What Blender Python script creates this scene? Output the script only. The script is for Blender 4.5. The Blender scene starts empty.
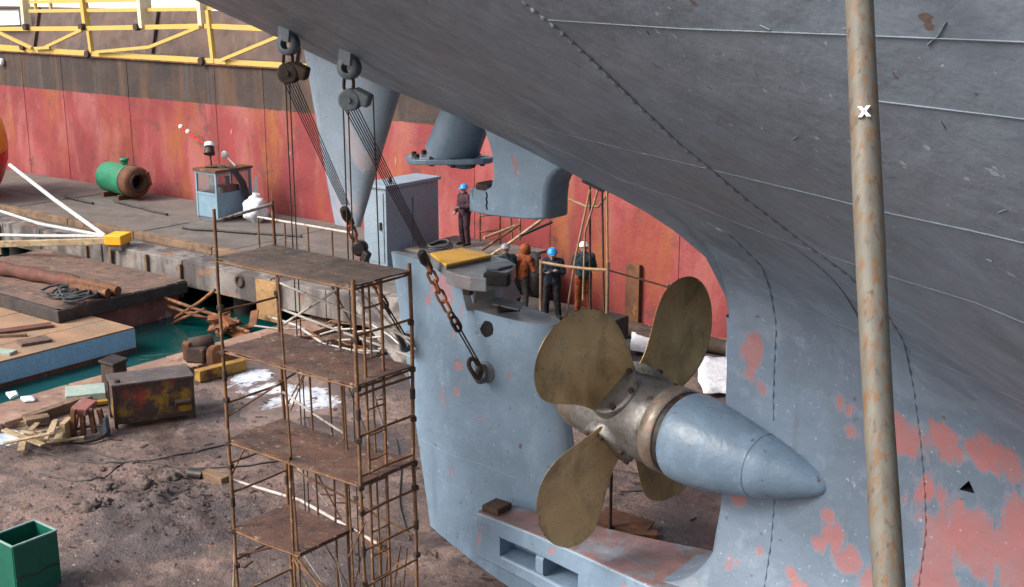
import bpy, math, random
from mathutils import Vector, Matrix, Euler, noise as mnoise
R = math.radians
random.seed(7)
sc = bpy.context.scene
C = sc.collection

# ------------------------------------------------------------------ camera, sky, sun, exposure
CAM_Z, FOC, PITCH, YAW = 9.2, 1240.0, 14.2, 37.65
cam = bpy.data.cameras.new('camera')
cam.lens = 36.0 * FOC / 1024.0
cam.sensor_width = 36.0
cam.clip_end = 6000
camo = bpy.data.objects.new('camera', cam)
C.objects.link(camo)
camo.location = (0, 0, CAM_Z)
camo.rotation_euler = (R(90 - PITCH), 0, R(YAW))
sc.camera = camo

SUN_EL, SUN_AZ = 40.0, 236.0           # azimuth of the sun, degrees from +X towards +Y
wd = bpy.data.worlds.new('World')
sc.world = wd
wd.use_nodes = True
wt = wd.node_tree
wt.nodes.clear()
sky = wt.nodes.new('ShaderNodeTexSky')
sky.sky_type = 'NISHITA'
sky.sun_disc = False
sky.sun_elevation = R(SUN_EL)
sky.sun_rotation = R(90 - SUN_AZ)
sky.air_density = 1.0
sky.dust_density = 5.0
sky.ozone_density = 1.0
hs = wt.nodes.new('ShaderNodeHueSaturation')
hs.inputs['Saturation'].default_value = 0.6
bg = wt.nodes.new('ShaderNodeBackground')
bg.inputs[1].default_value = 0.11
wo = wt.nodes.new('ShaderNodeOutputWorld')
wt.links.new(sky.outputs[0], hs.inputs['Color'])
wt.links.new(hs.outputs[0], bg.inputs[0])
wt.links.new(bg.outputs[0], wo.inputs[0])

sun = bpy.data.lights.new('sun', 'SUN')
sun.energy = 1.5
sun.angle = R(24)
sun.color = (1.0, 0.96, 0.90)
suno = bpy.data.objects.new('sun', sun)
C.objects.link(suno)
sd = Vector((math.cos(R(SUN_AZ)) * math.cos(R(SUN_EL)), math.sin(R(SUN_AZ)) * math.cos(R(SUN_EL)), math.sin(R(SUN_EL))))
suno.rotation_euler = (-sd).to_track_quat('-Z', 'Y').to_euler()
suno.location = (0, 0, 60)

sc.render.engine = 'CYCLES'
sc.view_settings.view_transform = 'Standard'
sc.view_settings.look = 'None'
sc.view_settings.gamma = 1
sc.view_settings.exposure = 1.1

# ------------------------------------------------------------------ helpers
_p = R(PITCH); _cp, _sp = math.cos(_p), math.sin(_p)
_vx, _vy = -math.sin(R(YAW)), math.cos(R(YAW))
def ray(x, y):
    u = (x - 512) / FOC; v = (293.5 - y) / FOC
    fw = _cp + v * _sp
    return Vector((u * _vy + fw * _vx, -u * _vx + fw * _vy, -_sp + v * _cp))
def P(x, y, X=None, Y=None, Z=None):
    """a measured point of the photograph on one of the place's own planes"""
    d = ray(x, y)
    if X is not None: l = X / d.x
    elif Y is not None: l = Y / d.y
    else: l = (Z - CAM_Z) / d.z
    return Vector((0, 0, CAM_Z)) + d * l
V = Vector
def lerp(a, b, t): return a + (b - a) * t
def sstep(a, b, x):
    t = max(0, min(1, (x - a) / (b - a))); return t * t * (3 - 2 * t)
def interp(pts, x):
    if x <= pts[0][0]: return pts[0][1]
    for (a, b), (c, d) in zip(pts, pts[1:]):
        if x <= c: return b + (d - b) * (x - a) / (c - a) if c > a else d
    return pts[-1][1]

class MB:
    def __init__(s): s.v = []; s.f = []; s.sm = []; s.mi = []; s.m = 0
    def add(s, vs, fs, smooth=False):
        o = len(s.v); s.v += [V(v) for v in vs]
        for f in fs: s.f.append([i + o for i in f]); s.sm.append(smooth); s.mi.append(s.m)
        return s
    def box(s, c, size, rot=None, taper=1.0):
        hx, hy, hz = (q / 2 for q in size)
        vs = []
        for z in (-1, 1):
            k = taper if z > 0 else 1
            for x, y in ((-1, -1), (1, -1), (1, 1), (-1, 1)): vs.append(V((x * hx * k, y * hy * k, z * hz)))
        if rot is not None:
            M = rot if isinstance(rot, Matrix) else Euler(rot).to_matrix()
            vs = [M @ v for v in vs]
        c = V(c)
        return s.add([v + c for v in vs], [(0, 3, 2, 1), (4, 5, 6, 7), (0, 1, 5, 4), (1, 2, 6, 5), (2, 3, 7, 6), (3, 0, 4, 7)])
    def bar(s, a, b, w, h=None, roll=0):
        a, b = V(a), V(b); d = b - a; h = h or w
        q = d.to_track_quat('X', 'Z').to_matrix() @ Matrix.Rotation(roll, 3, 'X')
        return s.box((a + b) / 2, (d.length, w, h), q)
    def tube(s, pts, r, n=8, cap=True):
        pts = [V(p) for p in pts]; m = len(pts)
        rs = r if isinstance(r, (list, tuple)) else [r] * m
        rings = []; up = None
        for i, p in enumerate(pts):
            t = (pts[min(i + 1, m - 1)] - pts[max(i - 1, 0)])
            if t.length < 1e-9: t = V((0, 0, 1))
            t.normalize()
            if up is None:
                up = V((0, 0, 1)) if abs(t.z) < .9 else V((1, 0, 0))
            x = up.cross(t)
            if x.length < 1e-6: x = V((1, 0, 0)).cross(t)
            x.normalize(); y = t.cross(x); up = y
            rings.append([p + (x * math.cos(2 * math.pi * k / n) + y * math.sin(2 * math.pi * k / n)) * rs[i] for k in range(n)])
        vs = [v for rg in rings for v in rg]
        fs = [(i * n + k, i * n + (k + 1) % n, (i + 1) * n + (k + 1) % n, (i + 1) * n + k) for i in range(m - 1) for k in range(n)]
        s.add(vs, fs, True)
        if cap:
            s.add(rings[0], [tuple(reversed(range(n)))]); s.add(rings[-1], [tuple(range(n))])
        return s
    def lathe(s, prof, o, axis, n=32, cap=True, smooth=True):
        """prof = [(dist along axis, radius)]"""
        o = V(o); ax = V(axis).normalized()
        x = (V((0, 0, 1)) if abs(ax.z) < .9 else V((1, 0, 0))).cross(ax).normalized(); y = ax.cross(x)
        vs = []
        for d, r in prof:
            for k in range(n):
                a = 2 * math.pi * k / n
                vs.append(o + ax * d + (x * math.cos(a) + y * math.sin(a)) * r)
        fs = [(i * n + k, i * n + (k + 1) % n, (i + 1) * n + (k + 1) % n, (i + 1) * n + k) for i in range(len(prof) - 1) for k in range(n)]
        s.add(vs, fs, smooth)
        if cap:
            s.add(vs[:n], [tuple(reversed(range(n)))]); s.add(vs[-n:], [tuple(range(n))])
        return s
    def prism(s, poly, a, b=None):
        """polygon of 3-D points extruded by the vector a"""
        n = len(poly); poly = [V(p) for p in poly]; a = V(a)
        vs = poly + [p + a for p in poly]
        fs = [tuple(reversed(range(n))), tuple(range(n, 2 * n))] + [(i, (i + 1) % n, n + (i + 1) % n, n + i) for i in range(n)]
        return s.add(vs, fs)
    def grid(s, rows, smooth=True, closed=False):
        n = len(rows[0]); vs = [v for r in rows for v in r]
        k = n if closed else n - 1
        fs = [(i * n + j, i * n + (j + 1) % n, (i + 1) * n + (j + 1) % n, (i + 1) * n + j) for i in range(len(rows) - 1) for j in range(k)]
        return s.add(vs, fs, smooth)
    def mesh(s, name, o=(0, 0, 0)):
        me = bpy.data.meshes.new(name); o = V(o)
        me.from_pydata([v - o for v in s.v], [], s.f)
        me.polygons.foreach_set('use_smooth', s.sm)
        me.polygons.foreach_set('material_index', s.mi)
        me.update()
        return me
    def build(s, name, mat, parent=None, o=None, bevel=0, fixn=False):
        if o is None: o = wloc(parent) if parent else (0, 0, 0)
        me = s.mesh(name, o)
        if fixn:
            import bmesh
            bm = bmesh.new(); bm.from_mesh(me)
            if fixn == 'merge': bmesh.ops.remove_doubles(bm, verts=bm.verts, dist=1e-5)
            bmesh.ops.recalc_face_normals(bm, faces=bm.faces); bm.to_mesh(me); bm.free()
        for m in (mat if isinstance(mat, (list, tuple)) else [mat]): me.materials.append(m)
        ob = bpy.data.objects.new(name, me); C.objects.link(ob)
        if parent: ob.parent = parent
        else: ob.location = o
        if bevel:
            b = ob.modifiers.new('bevel', 'BEVEL'); b.width = bevel; b.segments = 2; b.limit_method = 'ANGLE'; b.angle_limit = R(40)
        return ob
def wloc(o):
    l = V((0, 0, 0))
    while o: l = l + V(o.location); o = o.parent
    return l
def tag(o, label=None, cat=None, group=None, kind=None):
    if label: o['label'] = label
    if cat: o['category'] = cat
    if group: o['group'] = group
    if kind: o['kind'] = kind
    return o
def thing(name, loc, label, cat, group=None, rz=0):
    o = bpy.data.objects.new(name, None); C.objects.link(o); o.location = loc; o.rotation_euler.z = rz
    o.empty_display_size = .2
    return tag(o, label, cat, group)
def copy_ob(o, parent=None, M=None):
    c = o.copy(); C.objects.link(c)
    if parent: c.parent = parent
    if M is not None: c.matrix_basis = M
    return c

# ------------------------------------------------------------------ materials
class NT:
    def __init__(s, name):
        s.m = bpy.data.materials.new(name); s.m.use_nodes = True
        s.t = s.m.node_tree; s.b = s.t.nodes['Principled BSDF']
        s.pos = s.t.nodes.new('ShaderNodeNewGeometry').outputs['Position']
    def n(s, ty): return s.t.nodes.new(ty)
    def l(s, a, b):
        if hasattr(a, 'links'): s.t.links.new(a, b)
        else: b.default_value = a
    def vec(s, sc):
        if isinstance(sc, (int, float)): return s.pos
        k = s.n('ShaderNodeVectorMath'); k.operation = 'MULTIPLY'; s.l(s.pos, k.inputs[0]); k.inputs[1].default_value = sc
        return k.outputs[0]
    def noise(s, scale, detail=4, stretch=None, rough=.55, dist=0, off=0):
        k = s.n('ShaderNodeTexNoise'); k.inputs['Scale'].default_value = scale; k.inputs['Detail'].default_value = detail
        k.inputs['Roughness'].default_value = rough; k.inputs['Distortion'].default_value = dist
        v = s.vec(stretch) if stretch else s.pos
        if off:
            a = s.n('ShaderNodeVectorMath'); s.l(v, a.inputs[0]); a.inputs[1].default_value = (off, off * .7, off * 1.3); v = a.outputs[0]
        s.l(v, k.inputs['Vector']); return k.outputs['Fac']
    def ramp(s, x, a, b, lo=0., hi=1.):
        k = s.n('ShaderNodeMapRange'); s.l(x, k.inputs[0]); k.inputs[1].default_value = a; k.inputs[2].default_value = b
        k.inputs[3].default_value = lo; k.inputs[4].default_value = hi; return k.outputs[0]
    def mix(s, f, a, b, mode='MIX'):
        k = s.n('ShaderNodeMix'); k.data_type = 'RGBA'; k.blend_type = mode
        s.l(f, k.inputs[0]); s.l(col(a), k.inputs[6]); s.l(col(b), k.inputs[7]); return k.outputs[2]
    def math(s, op, a, b=0.):
        k = s.n('ShaderNodeMath'); k.operation = op; s.l(a, k.inputs[0]); s.l(b, k.inputs[1]); return k.outputs[0]
    def xyz(s):
        k = s.n('ShaderNodeSeparateXYZ'); s.l(s.pos, k.inputs[0]); return k.outputs
    def spots(s, pts):
        o = None
        for c, r, k in pts:
            d = s.n('ShaderNodeVectorMath'); d.operation = 'DISTANCE'; s.l(s.pos, d.inputs[0]); d.inputs[1].default_value = c
            f = s.ramp(d.outputs['Value'], r * .25, r * 1.25, k, 0.)
            o = f if o is None else s.math('MAXIMUM', o, f)
        return o
    def bump(s, h, st=.3, dist=.02):
        k = s.n('ShaderNodeBump'); k.inputs['Strength'].default_value = st; k.inputs['Distance'].default_value = dist
        s.l(h, k.inputs['Height']); s.l(k.outputs[0], s.b.inputs['Normal'])
    def out(s, c, rough=.6, metal=0., spec=.5):
        s.l(col(c), s.b.inputs['Base Color']); s.l(rough, s.b.inputs['Roughness']); s.l(metal, s.b.inputs['Metallic'])
        s.b.inputs['Specular IOR Level'].default_value = spec
        return s.m
def col(c): return (*c, 1.0) if isinstance(c, tuple) and len(c) == 3 else c

def weathered(name, base, var=None, sc=1.5, rust=None, rth=.6, rsc=3., streak=None, sth=.55, ssc=3., rough=.6, metal=0., grime=.25, bump=.25, bsc=25., bd=.01, soft=.06, dark=None, spec=.4):
    t = NT(name)
    var = var or tuple(c * .7 for c in base)
    c = t.mix(t.ramp(t.noise(sc, 5), .35, .65), base, var)
    if streak:
        c = t.mix(t.math('MULTIPLY', t.ramp(t.noise(ssc, 4, (1, 1, .08), off=3), sth, sth + .12), .75), c, streak)
    if dark:
        c = t.mix(t.math('MULTIPLY', t.ramp(t.noise(sc * 2.3, 6, off=7), .52, .7), .8), c, dark)
    rn = t.noise(bsc, 5, off=1)
    if rust:
        f = t.ramp(t.noise(rsc, 7, rough=.65, off=11), rth, rth + soft)
        c = t.mix(f, c, rust)
    g = t.ramp(rn, .3, .7, 1 - grime, 1 + grime * .4)
    k = t.n('ShaderNodeCombineColor')
    for i in range(3): t.l(g, k.inputs[i])
    c = t.mix(1.0, c, k.outputs[0], 'MULTIPLY')
    t.bump(rn, bump, bd)
    return t.out(c, t.ramp(t.noise(sc * 3, 4, off=5), .3, .7, max(.05, rough - .15), min(1, rough + .15)), metal, spec)

M = {}
M['rust'] = weathered('rust', (.20, .085, .04), (.10, .045, .028), 3, rust=(.30, .13, .05), rth=.58, rough=.85, bump=.5)
M['rust_dark'] = weathered('rust_dark', (.075, .045, .032), (.045, .03, .025), 3, rust=(.17, .075, .035), rth=.62, rough=.8, bump=.5)
M['rust_orange'] = weathered('rust_orange', (.30, .10, .035), (.16, .06, .03), 6, rough=.85, bump=.5)
M['scaf_pipe'] = weathered('scaffold_pipe_rust', (.23, .115, .05), (.12, .06, .035), 4, rust=(.38, .25, .15), rth=.6, rsc=5, rough=.75, bump=.4)
M['scaf_pale'] = weathered('scaffold_pipe_pale', (.55, .52, .49), (.42, .37, .33), 4, rust=(.22, .1, .05), rth=.58, rsc=5, rough=.7)
M['plank'] = weathered('scaffold_board', (.15, .075, .05), (.085, .046, .036), 2, streak=(.15, .10, .075), ssc=2, rust=(.30, .24, .20), rth=.60, rsc=9, rough=.55, bump=.7, bd=.02, dark=(.035, .025, .022), grime=.4)
M['plank_top'] = weathered('scaffold_board_dark', (.14, .092, .07), (.08, .058, .048), 2, streak=(.11, .08, .06), rust=(.22, .17, .13), rth=.61, rsc=8, rough=.6, bump=.7, bd=.02, dark=(.03, .024, .022), grime=.4)
M['concrete'] = weathered('concrete_edge', (.27, .245, .225), (.17, .152, .145), 1.2, streak=(.05, .04, .042), ssc=1.6, sth=.47, rust=(.30, .14, .07), rth=.60, rsc=1.6, dark=(.07, .055, .058), rough=.85, bump=.4)
M['concrete_deck'] = weathered('quay_deck', (.165, .145, .13), (.115, .10, .092), .8, rust=(.06, .052, .05), rth=.63, rsc=1.6, rough=.8, bump=.4, soft=.12, dark=(.2, .17, .15))
M['timber'] = weathered('timber', (.25, .16, .10), (.15, .095, .06), 2, dark=(.07, .05, .04), rough=.85, bump=.5)
M['timber_red'] = weathered('timber_red', (.17, .065, .045), (.09, .045, .035), 2, rust=(.3, .16, .09), rth=.62, rough=.85, bump=.5)
M['timber_pale'] = weathered('timber_pale', (.48, .37, .22), (.34, .24, .14), 3, dark=(.16, .11, .07), rough=.8)
M['raft'] = weathered('raft_deck', (.20, .12, .09), (.12, .08, .065), 1.5, dark=(.05, .038, .035), rust=(.3, .19, .12), rth=.6, rsc=2, rough=.8, bump=.5)
M['raft_side'] = weathered('raft_side', (.07, .055, .05), (.035, .03, .03), 2, rust=(.3, .2, .08), rth=.68, rough=.85, bump=.6, bd=.03)
M['pont_top'] = weathered('pontoon_top', (.40, .235, .135), (.27, .165, .105), .9, dark=(.20, .19, .15), rough=.8, bump=.3)
M['pont_side'] = weathered('pontoon_side', (.34, .57, .78), (.29, .50, .70), 1, rust=(.30, .16, .06), rth=.74, rsc=2.5, rough=.5, bump=.1)
M['pinkred'] = weathered('faded_red', (.34, .13, .11), (.22, .09, .085), 1.5, rust=(.36, .28, .25), rth=.58, rough=.8)
M['steel_grey'] = weathered('painted_grey', (.16, .185, .21), (.11, .13, .15), 2, rust=(.16, .08, .05), rth=.7, rough=.55, bump=.2)
M['blk_steel'] = weathered('greasy_steel', (.028, .026, .027), (.05, .04, .036), 4, rust=(.14, .06, .035), rth=.6, rsc=5, rough=.5, metal=.3)
M['wire'] = weathered('wire_rope', (.035, .03, .028), (.07, .05, .04), 8, rough=.6, metal=.2, bump=.6, bsc=80)
M['rope_white'] = weathered('white_rope', (.62, .62, .62), (.48, .48, .48), 6, rough=.8)
M['rope_tan'] = weathered('tan_rope', (.36, .24, .13), (.24, .15, .09), 6, rough=.85)
M['rope_black'] = weathered('black_rope', (.04, .042, .047), (.08, .08, .085), 8, rough=.8)
M['cable'] = weathered('cable', (.035, .033, .035), (.06, .055, .05), 3, rough=.6)
M['yellow'] = weathered('yellow_paint', (.66, .43, .09), (.58, .40, .13), 1.2, rust=(.2, .08, .04), rth=.68, rsc=3, rough=.5, bump=.15)
M['yellow_plate'] = weathered('yellow_plate', (.92, .47, .025), (.84, .42, .025), 3, grime=.1, rust=(.36, .2, .05), rth=.7, rsc=7, rough=.5, bump=.1)
M['yellow_beam'] = weathered('yellow_beam', (.42, .24, .04), (.30, .16, .05), 3, rust=(.14, .06, .04), rth=.56, rough=.75)
M['cream'] = weathered('cream_paint', (.78, .70, .52), (.7, .6, .4), 1.5, rough=.5)
M['white'] = weathered('white_paint', (.80, .80, .80), (.72, .72, .71), 1.5, rough=.5, grime=.08)
M['white_sheet'] = weathered('white_sheet', (.80, .82, .85), (.66, .70, .75), 4, dark=(.52, .55, .6), rough=.45, bump=.5, bsc=12, bd=.05)
M['brown_wall'] = weathered('brown_coaming', (.15, .095, .075), (.10, .068, .06), .6, streak=(.17, .12, .095), dark=(.06, .045, .042), rough=.8)
M['cabin'] = weathered('cabin_blue', (.22, .34, .43), (.18, .29, .38), 2, rust=(.28, .17, .10), rth=.7, rsc=4, rough=.5, bump=.15)
M['cabinet'] = weathered('cabinet_blue', (.27, .34, .41), (.22, .285, .35), .8, rust=(.34, .36, .38), rth=.68, rsc=2.2, rough=.5, bump=.15)
M['cabin_in'] = weathered('cabin_clutter', (.22, .07, .05), (.05, .04, .04), 3, dark=(.4, .36, .33), rough=.8)
M['green_tank'] = weathered('green_tank', (.025, .24, .13), (.02, .18, .10), 2, rust=(.20, .11, .06), rth=.57, rsc=2.4, rough=.5)
M['green_bin'] = weathered('green_bin', (.006, .115, .075), (.005, .095, .062), 2, rough=.5, grime=.12, bump=.08)
M['bin_rim'] = weathered('bin_rim', (.30, .42, .40), (.2, .33, .3), 8, rough=.5)
M['boxpaint'] = weathered('scorched_box', (.09, .045, .04), (.055, .035, .032), 1.5, rust=(.34, .20, .02), rth=.50, rsc=1.4, soft=.12, dark=(.36, .05, .03), rough=.55, bump=.3)
M['boxtop'] = weathered('scorched_lid', (.12, .10, .095), (.075, .062, .06), 2, rough=.5, rust=(.08, .05, .045), rth=.55)
M['palegreen'] = weathered('pale_green_sheet', (.36, .44, .38), (.28, .36, .32), 3, rust=(.24, .15, .1), rth=.64, rough=.7)
M['hole'] = weathered('painted_interior_dark', (.006, .006, .006), (.01, .009, .009), 3, rough=.9)  # near-black colour stands in for the shade inside openings
M['orange'] = weathered('orange_float', (.78, .20, .015), (.85, .36, .03), 1.2, rough=.35, grime=.08, bump=.05)
M['red'] = weathered('red_float', (.62, .012, .012), (.55, .01, .012), 1.2, rough=.3, grime=.08, bump=.05)
M['hosegrey'] = weathered('hose', (.05, .055, .06), (.09, .09, .095), 4, rough=.6)
M['skin'] = weathered('skin', (.42, .22, .15), (.36, .18, .12), 6, rough=.6, grime=.05, bump=.02)
M['helm_white'] = weathered('helmet_white', (.78, .77, .75), (.7, .69, .67), 6, rough=.35, grime=.05, bump=.02)
M['helm_blue'] = weathered('helmet_blue', (.03, .26, .62), (.02, .22, .55), 6, rough=.35, grime=.05, bump=.02)
M['helm_grey'] = weathered('helmet_grey', (.22, .23, .25), (.18, .19, .21), 6, rough=.35, grime=.05, bump=.02)
def cloth(n, c): M[n] = weathered(n, c, tuple(q * .6 for q in c), 5, rough=.9, grime=.3, bump=.5, bsc=18, bd=.03)
cloth('navy', (.016, .022, .045)); cloth('black_cloth', (.014, .014, .017)); cloth('teal_dark', (.02, .045, .06))
cloth('orange_cloth', (.30, .072, .02)); cloth('maroon', (.055, .022, .035)); cloth('grey_cloth', (.075, .07, .072)); cloth('glove', (.3, .25, .2)); cloth('boot', (.012, .011, .011))

def light_blue(name, base, th, psc=1.1, patch=(.40, .19, .20), dirt=.0, spots=None, gloss=0.):
    t = NT(name)
    c = t.mix(t.ramp(t.noise(.9, 6, dist=.5), .3, .7), base, tuple(q * .74 for q in base))
    c = t.mix(t.math('MULTIPLY', t.ramp(t.noise(.7, 2, (1, 1, 1.4), off=9.1), .52, .535), .35), c, tuple(q * .8 for q in base))
    c = t.mix(t.math('MULTIPLY', t.ramp(t.noise(2.5, 8, (1, 1, .45), rough=.66, off=3), .52, .72), .6), c, tuple(min(1, q * 1.35) for q in base))
    c = t.mix(t.math('MULTIPLY', t.ramp(t.noise(4, 7, (1, 1, .10), rough=.62, off=23), .58, .72), .4), c, tuple(q * .55 for q in base))
    pf = None
    if th or spots:
        pn = t.noise(psc, 7, (1.2, 1.2, .6), rough=.62, dist=.6, off=2.4)
        if spots: pn = t.math('ADD', pn, t.math('SUBTRACT', t.spots(spots), .13)); th = .52
        pf = t.ramp(pn, th, th + .035)
        c = t.mix(t.math('MULTIPLY', pf, .8), c, patch)
    if dirt: c = t.mix(t.math('MULTIPLY', t.ramp(t.noise(2.6, 7, rough=.62, off=5), .42, .6), dirt), c, (.15, .10, .09))
    c = t.mix(t.math('MULTIPLY', t.ramp(t.noise(17, 6, off=19), .66, .70), .55), c, tuple(min(1, q * 1.8) for q in base))
    c = t.mix(t.math('MULTIPLY', t.ramp(t.noise(8, 6, off=29), .685, .70), .8), c, (.12, .065, .045))
    h = t.math('ADD', t.math('MULTIPLY', t.noise(1.6, 3, off=1), 3.), t.math('MULTIPLY', t.noise(18, 6), .5))
    if pf is not None: h = t.math('ADD', h, t.math('MULTIPLY', pf, -.2))
    t.bump(h, .55, .02)
    return t.out(c, t.ramp(t.noise(3, 5, off=12), .3, .7, .33 - gloss, .58 - gloss), 0., .5)
RSP = [(P(x_, y_, Y=13.53), r_ * 1.25, k_ + .05) for x_, y_, r_, k_ in ((436, 285, .26, .26), (447, 298, .16, .24), (425, 300, .14, .2), (452, 335, .12, .23), (456, 365, .13, .24), (455, 392, .10, .2), (425, 345, .12, .22), (432, 362, .10, .2), (400, 290, .2, .18))]
M['rudder'] = light_blue('rudder_blue_paint', (.215, .31, .42), .655, 2.2, spots=RSP)
M['boss'] = light_blue('boss_blue_paint', (.17, .25, .345), .72, 1.6, gloss=.1)
M['fin'] = light_blue('fin_paint', (.36, .45, .56), .60, .8, (.50, .44, .48))
M['deckgrey'] = light_blue('rudder_top_grey', (.20, .225, .25), .66, 2.0, (.2, .15, .13), .5)
M['sole_top'] = light_blue('sole_top', (.23, .24, .28), .46, 1.6, (.26, .12, .11), .8)
def bronze():
    t = NT('tarnished_bronze')
    c = t.mix(t.ramp(t.noise(1.3, 6, dist=.8), .3, .7), (.72, .49, .24), (.52, .355, .175))
    c = t.mix(t.math('MULTIPLY', t.ramp(t.noise(1.7, 8, (1.1, 1.1, .8), rough=.62, dist=.7, off=4), .47, .68), .8), c, (.19, .14, .075))
    c = t.mix(t.math('MULTIPLY', t.ramp(t.noise(6, 8, (2, 2, .9), rough=.7, dist=.6, off=9), .54, .72), .4), c, (.78, .58, .32))
    c = t.mix(t.math('MULTIPLY', t.ramp(t.noise(26, 5, off=15), .62, .68), .55), c, (.12, .09, .055))
    t.bump(t.math('ADD', t.math('MULTIPLY', t.noise(40, 5), .5), t.noise(4, 4)), .25, .008)
    return t.out(c, t.ramp(t.noise(5, 5, off=2), .3, .7, .22, .44), .42, .5)
M['bronze'] = bronze()
M['hub'] = weathered('hub_grey_bronze', (.26, .255, .25), (.17, .16, .15), 3, rust=(.36, .2, .16), rth=.67, rsc=3.5, dark=(.08, .065, .05), rough=.42, metal=.5, bump=.25)
M['hub_ring'] = weathered('hub_ring', (.28, .25, .22), (.2, .15, .12), 4, rust=(.40, .2, .15), rth=.58, rsc=5, rough=.45, metal=.4)
def barge_paint():
    t = NT('red_barge_paint'); X, Y, Z = t.xyz()
    red = t.mix(t.ramp(t.noise(.35, 7, dist=.6), .32, .68), (.30, .053, .055), (.20, .038, .042))
    red = t.mix(t.math('MULTIPLY', t.ramp(t.noise(.8, 6, (1, 1, .35), dist=.5, off=3), .48, .64), .6), red, (.37, .135, .125))
    red = t.mix(t.math('MULTIPLY', t.ramp(t.noise(2.6, 7, (1, 1, .05), rough=.65, off=13), .58, .70), .38), red, (.17, .065, .045))
    orange = t.math('MULTIPLY', t.ramp(t.noise(.3, 5, (1, 1, .4), off=21), .5, .62), t.ramp(t.noise(1.5, 7, (1, 1, .25), rough=.65, off=8), .40, .60))
    red = t.mix(t.math('MULTIPLY', orange, .8), red, (.30, .105, .032))
    red = t.mix(t.math('MULTIPLY', t.ramp(t.noise(1.3, 8, rough=.68, off=5), .58, .66), .7), red, (.12, .055, .05))
    red = t.mix(t.math('MULTIPLY', t.ramp(t.noise(6, 6, (1, 1, .25), off=31), .69, .74), .7), red, (.45, .33, .31))
    blk = t.mix(t.ramp(t.noise(.8, 6), .3, .7), (.038, .030, .031), (.062, .042, .036))
    blk = t.mix(t.math('MULTIPLY', t.ramp(t.noise(2.2, 6, (1, 1, .05), off=7), .54, .7), .6), blk, (.11, .088, .084))
    blk = t.mix(t.math('MULTIPLY', t.ramp(t.noise(1.6, 7, (1, 1, .12), off=17), .5, .66), .7), blk, (.13, .07, .04))
    z2 = t.math('ADD', Z, t.math('MULTIPLY', t.noise(4, 6, off=2), .10))
    c = t.mix(t.ramp(z2, 4.83, 4.86), red, blk)
    t.bump(t.math('ADD', t.math('MULTIPLY', t.noise(.9, 3, (1, 1, .6)), 5.), t.math('MULTIPLY', t.noise(14, 6), .6)), .6, .035)
    return t.out(c, t.ramp(t.noise(2, 4), .3, .7, .5, .75), 0., .3)
M['barge'] = barge_paint()
def floor_mat():
    t = NT('dock_floor_mud')
    c = t.mix(t.ramp(t.noise(.4, 7, dist=.5), .38, .62), (.205, .134, .114), (.118, .084, .077))
    c = t.mix(t.math('MULTIPLY', t.ramp(t.noise(.9, 8, rough=.65, off=4), .47, .62), .8), c, (.28, .192, .16))
    c = t.mix(t.math('MULTIPLY', t.ramp(t.noise(1.5, 8, rough=.66, dist=.5, off=9), .52, .60), .8), c, (.075, .056, .054))
    c = t.mix(t.math('MULTIPLY', t.ramp(t.noise(.3, 5, dist=.6, off=14), .52, .60), .75), c, (.075, .064, .069))
    c = t.mix(t.math('MULTIPLY', t.ramp(t.noise(1.1, 6, (.25, 1.6, 1), off=44), .56, .66), .55), c, (.07, .05, .046))
    c = t.mix(t.math('MULTIPLY', t.ramp(t.noise(8, 8, rough=.7, off=2), .53, .62), .7), c, (.055, .041, .038))
    c = t.mix(t.math('MULTIPLY', t.ramp(t.noise(5, 8, rough=.7, off=52), .60, .68), .6), c, (.30, .215, .18))
    c = t.mix(t.math('MULTIPLY', t.ramp(t.noise(13, 7, off=19), .665, .69), .75), c, (.46, .41, .38))
    c = t.mix(t.math('MULTIPLY', t.ramp(t.noise(3.2, 6, off=63), .66, .70), .6), c, (.28, .12, .05))
    wet = t.ramp(t.noise(.5, 5, dist=.4, off=14), .50, .60)
    c = t.mix(t.math('MULTIPLY', wet, .4), c, (.045, .03, .028))
    t.bump(t.math('ADD', t.noise(6, 8, rough=.65), t.math('MULTIPLY', t.noise(26, 6, off=3), .5)), .85, .07)
    return t.out(c, t.ramp(wet, 0, 1, .8, .30), 0., .45)
M['floor'] = floor_mat()
M['edge_strip'] = weathered('dock_edge_deck', (.33, .20, .145), (.22, .135, .105), .8, rust=(.14, .08, .065), rth=.58, rsc=1.8, dark=(.42, .30, .24), rough=.8, bump=.5, bd=.03, soft=.1)
M['mud'] = weathered('mud_clod', (.14, .105, .094), (.10, .078, .072), 5, rough=.9, bump=.6, bd=.03)
def water_mat():
    t = NT('teal_water')
    t.bump(t.math('ADD', t.noise(1.6, 4, (1, .6, 1)), t.math('MULTIPLY', t.noise(7, 3, off=3), .25)), .25, .09)
    c = t.mix(t.ramp(t.noise(.6, 4), .35, .65), (.002, .062, .058), (.004, .045, .046))
    return t.out(c, .06, 0., .5)
M['water'] = water_mat()
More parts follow.
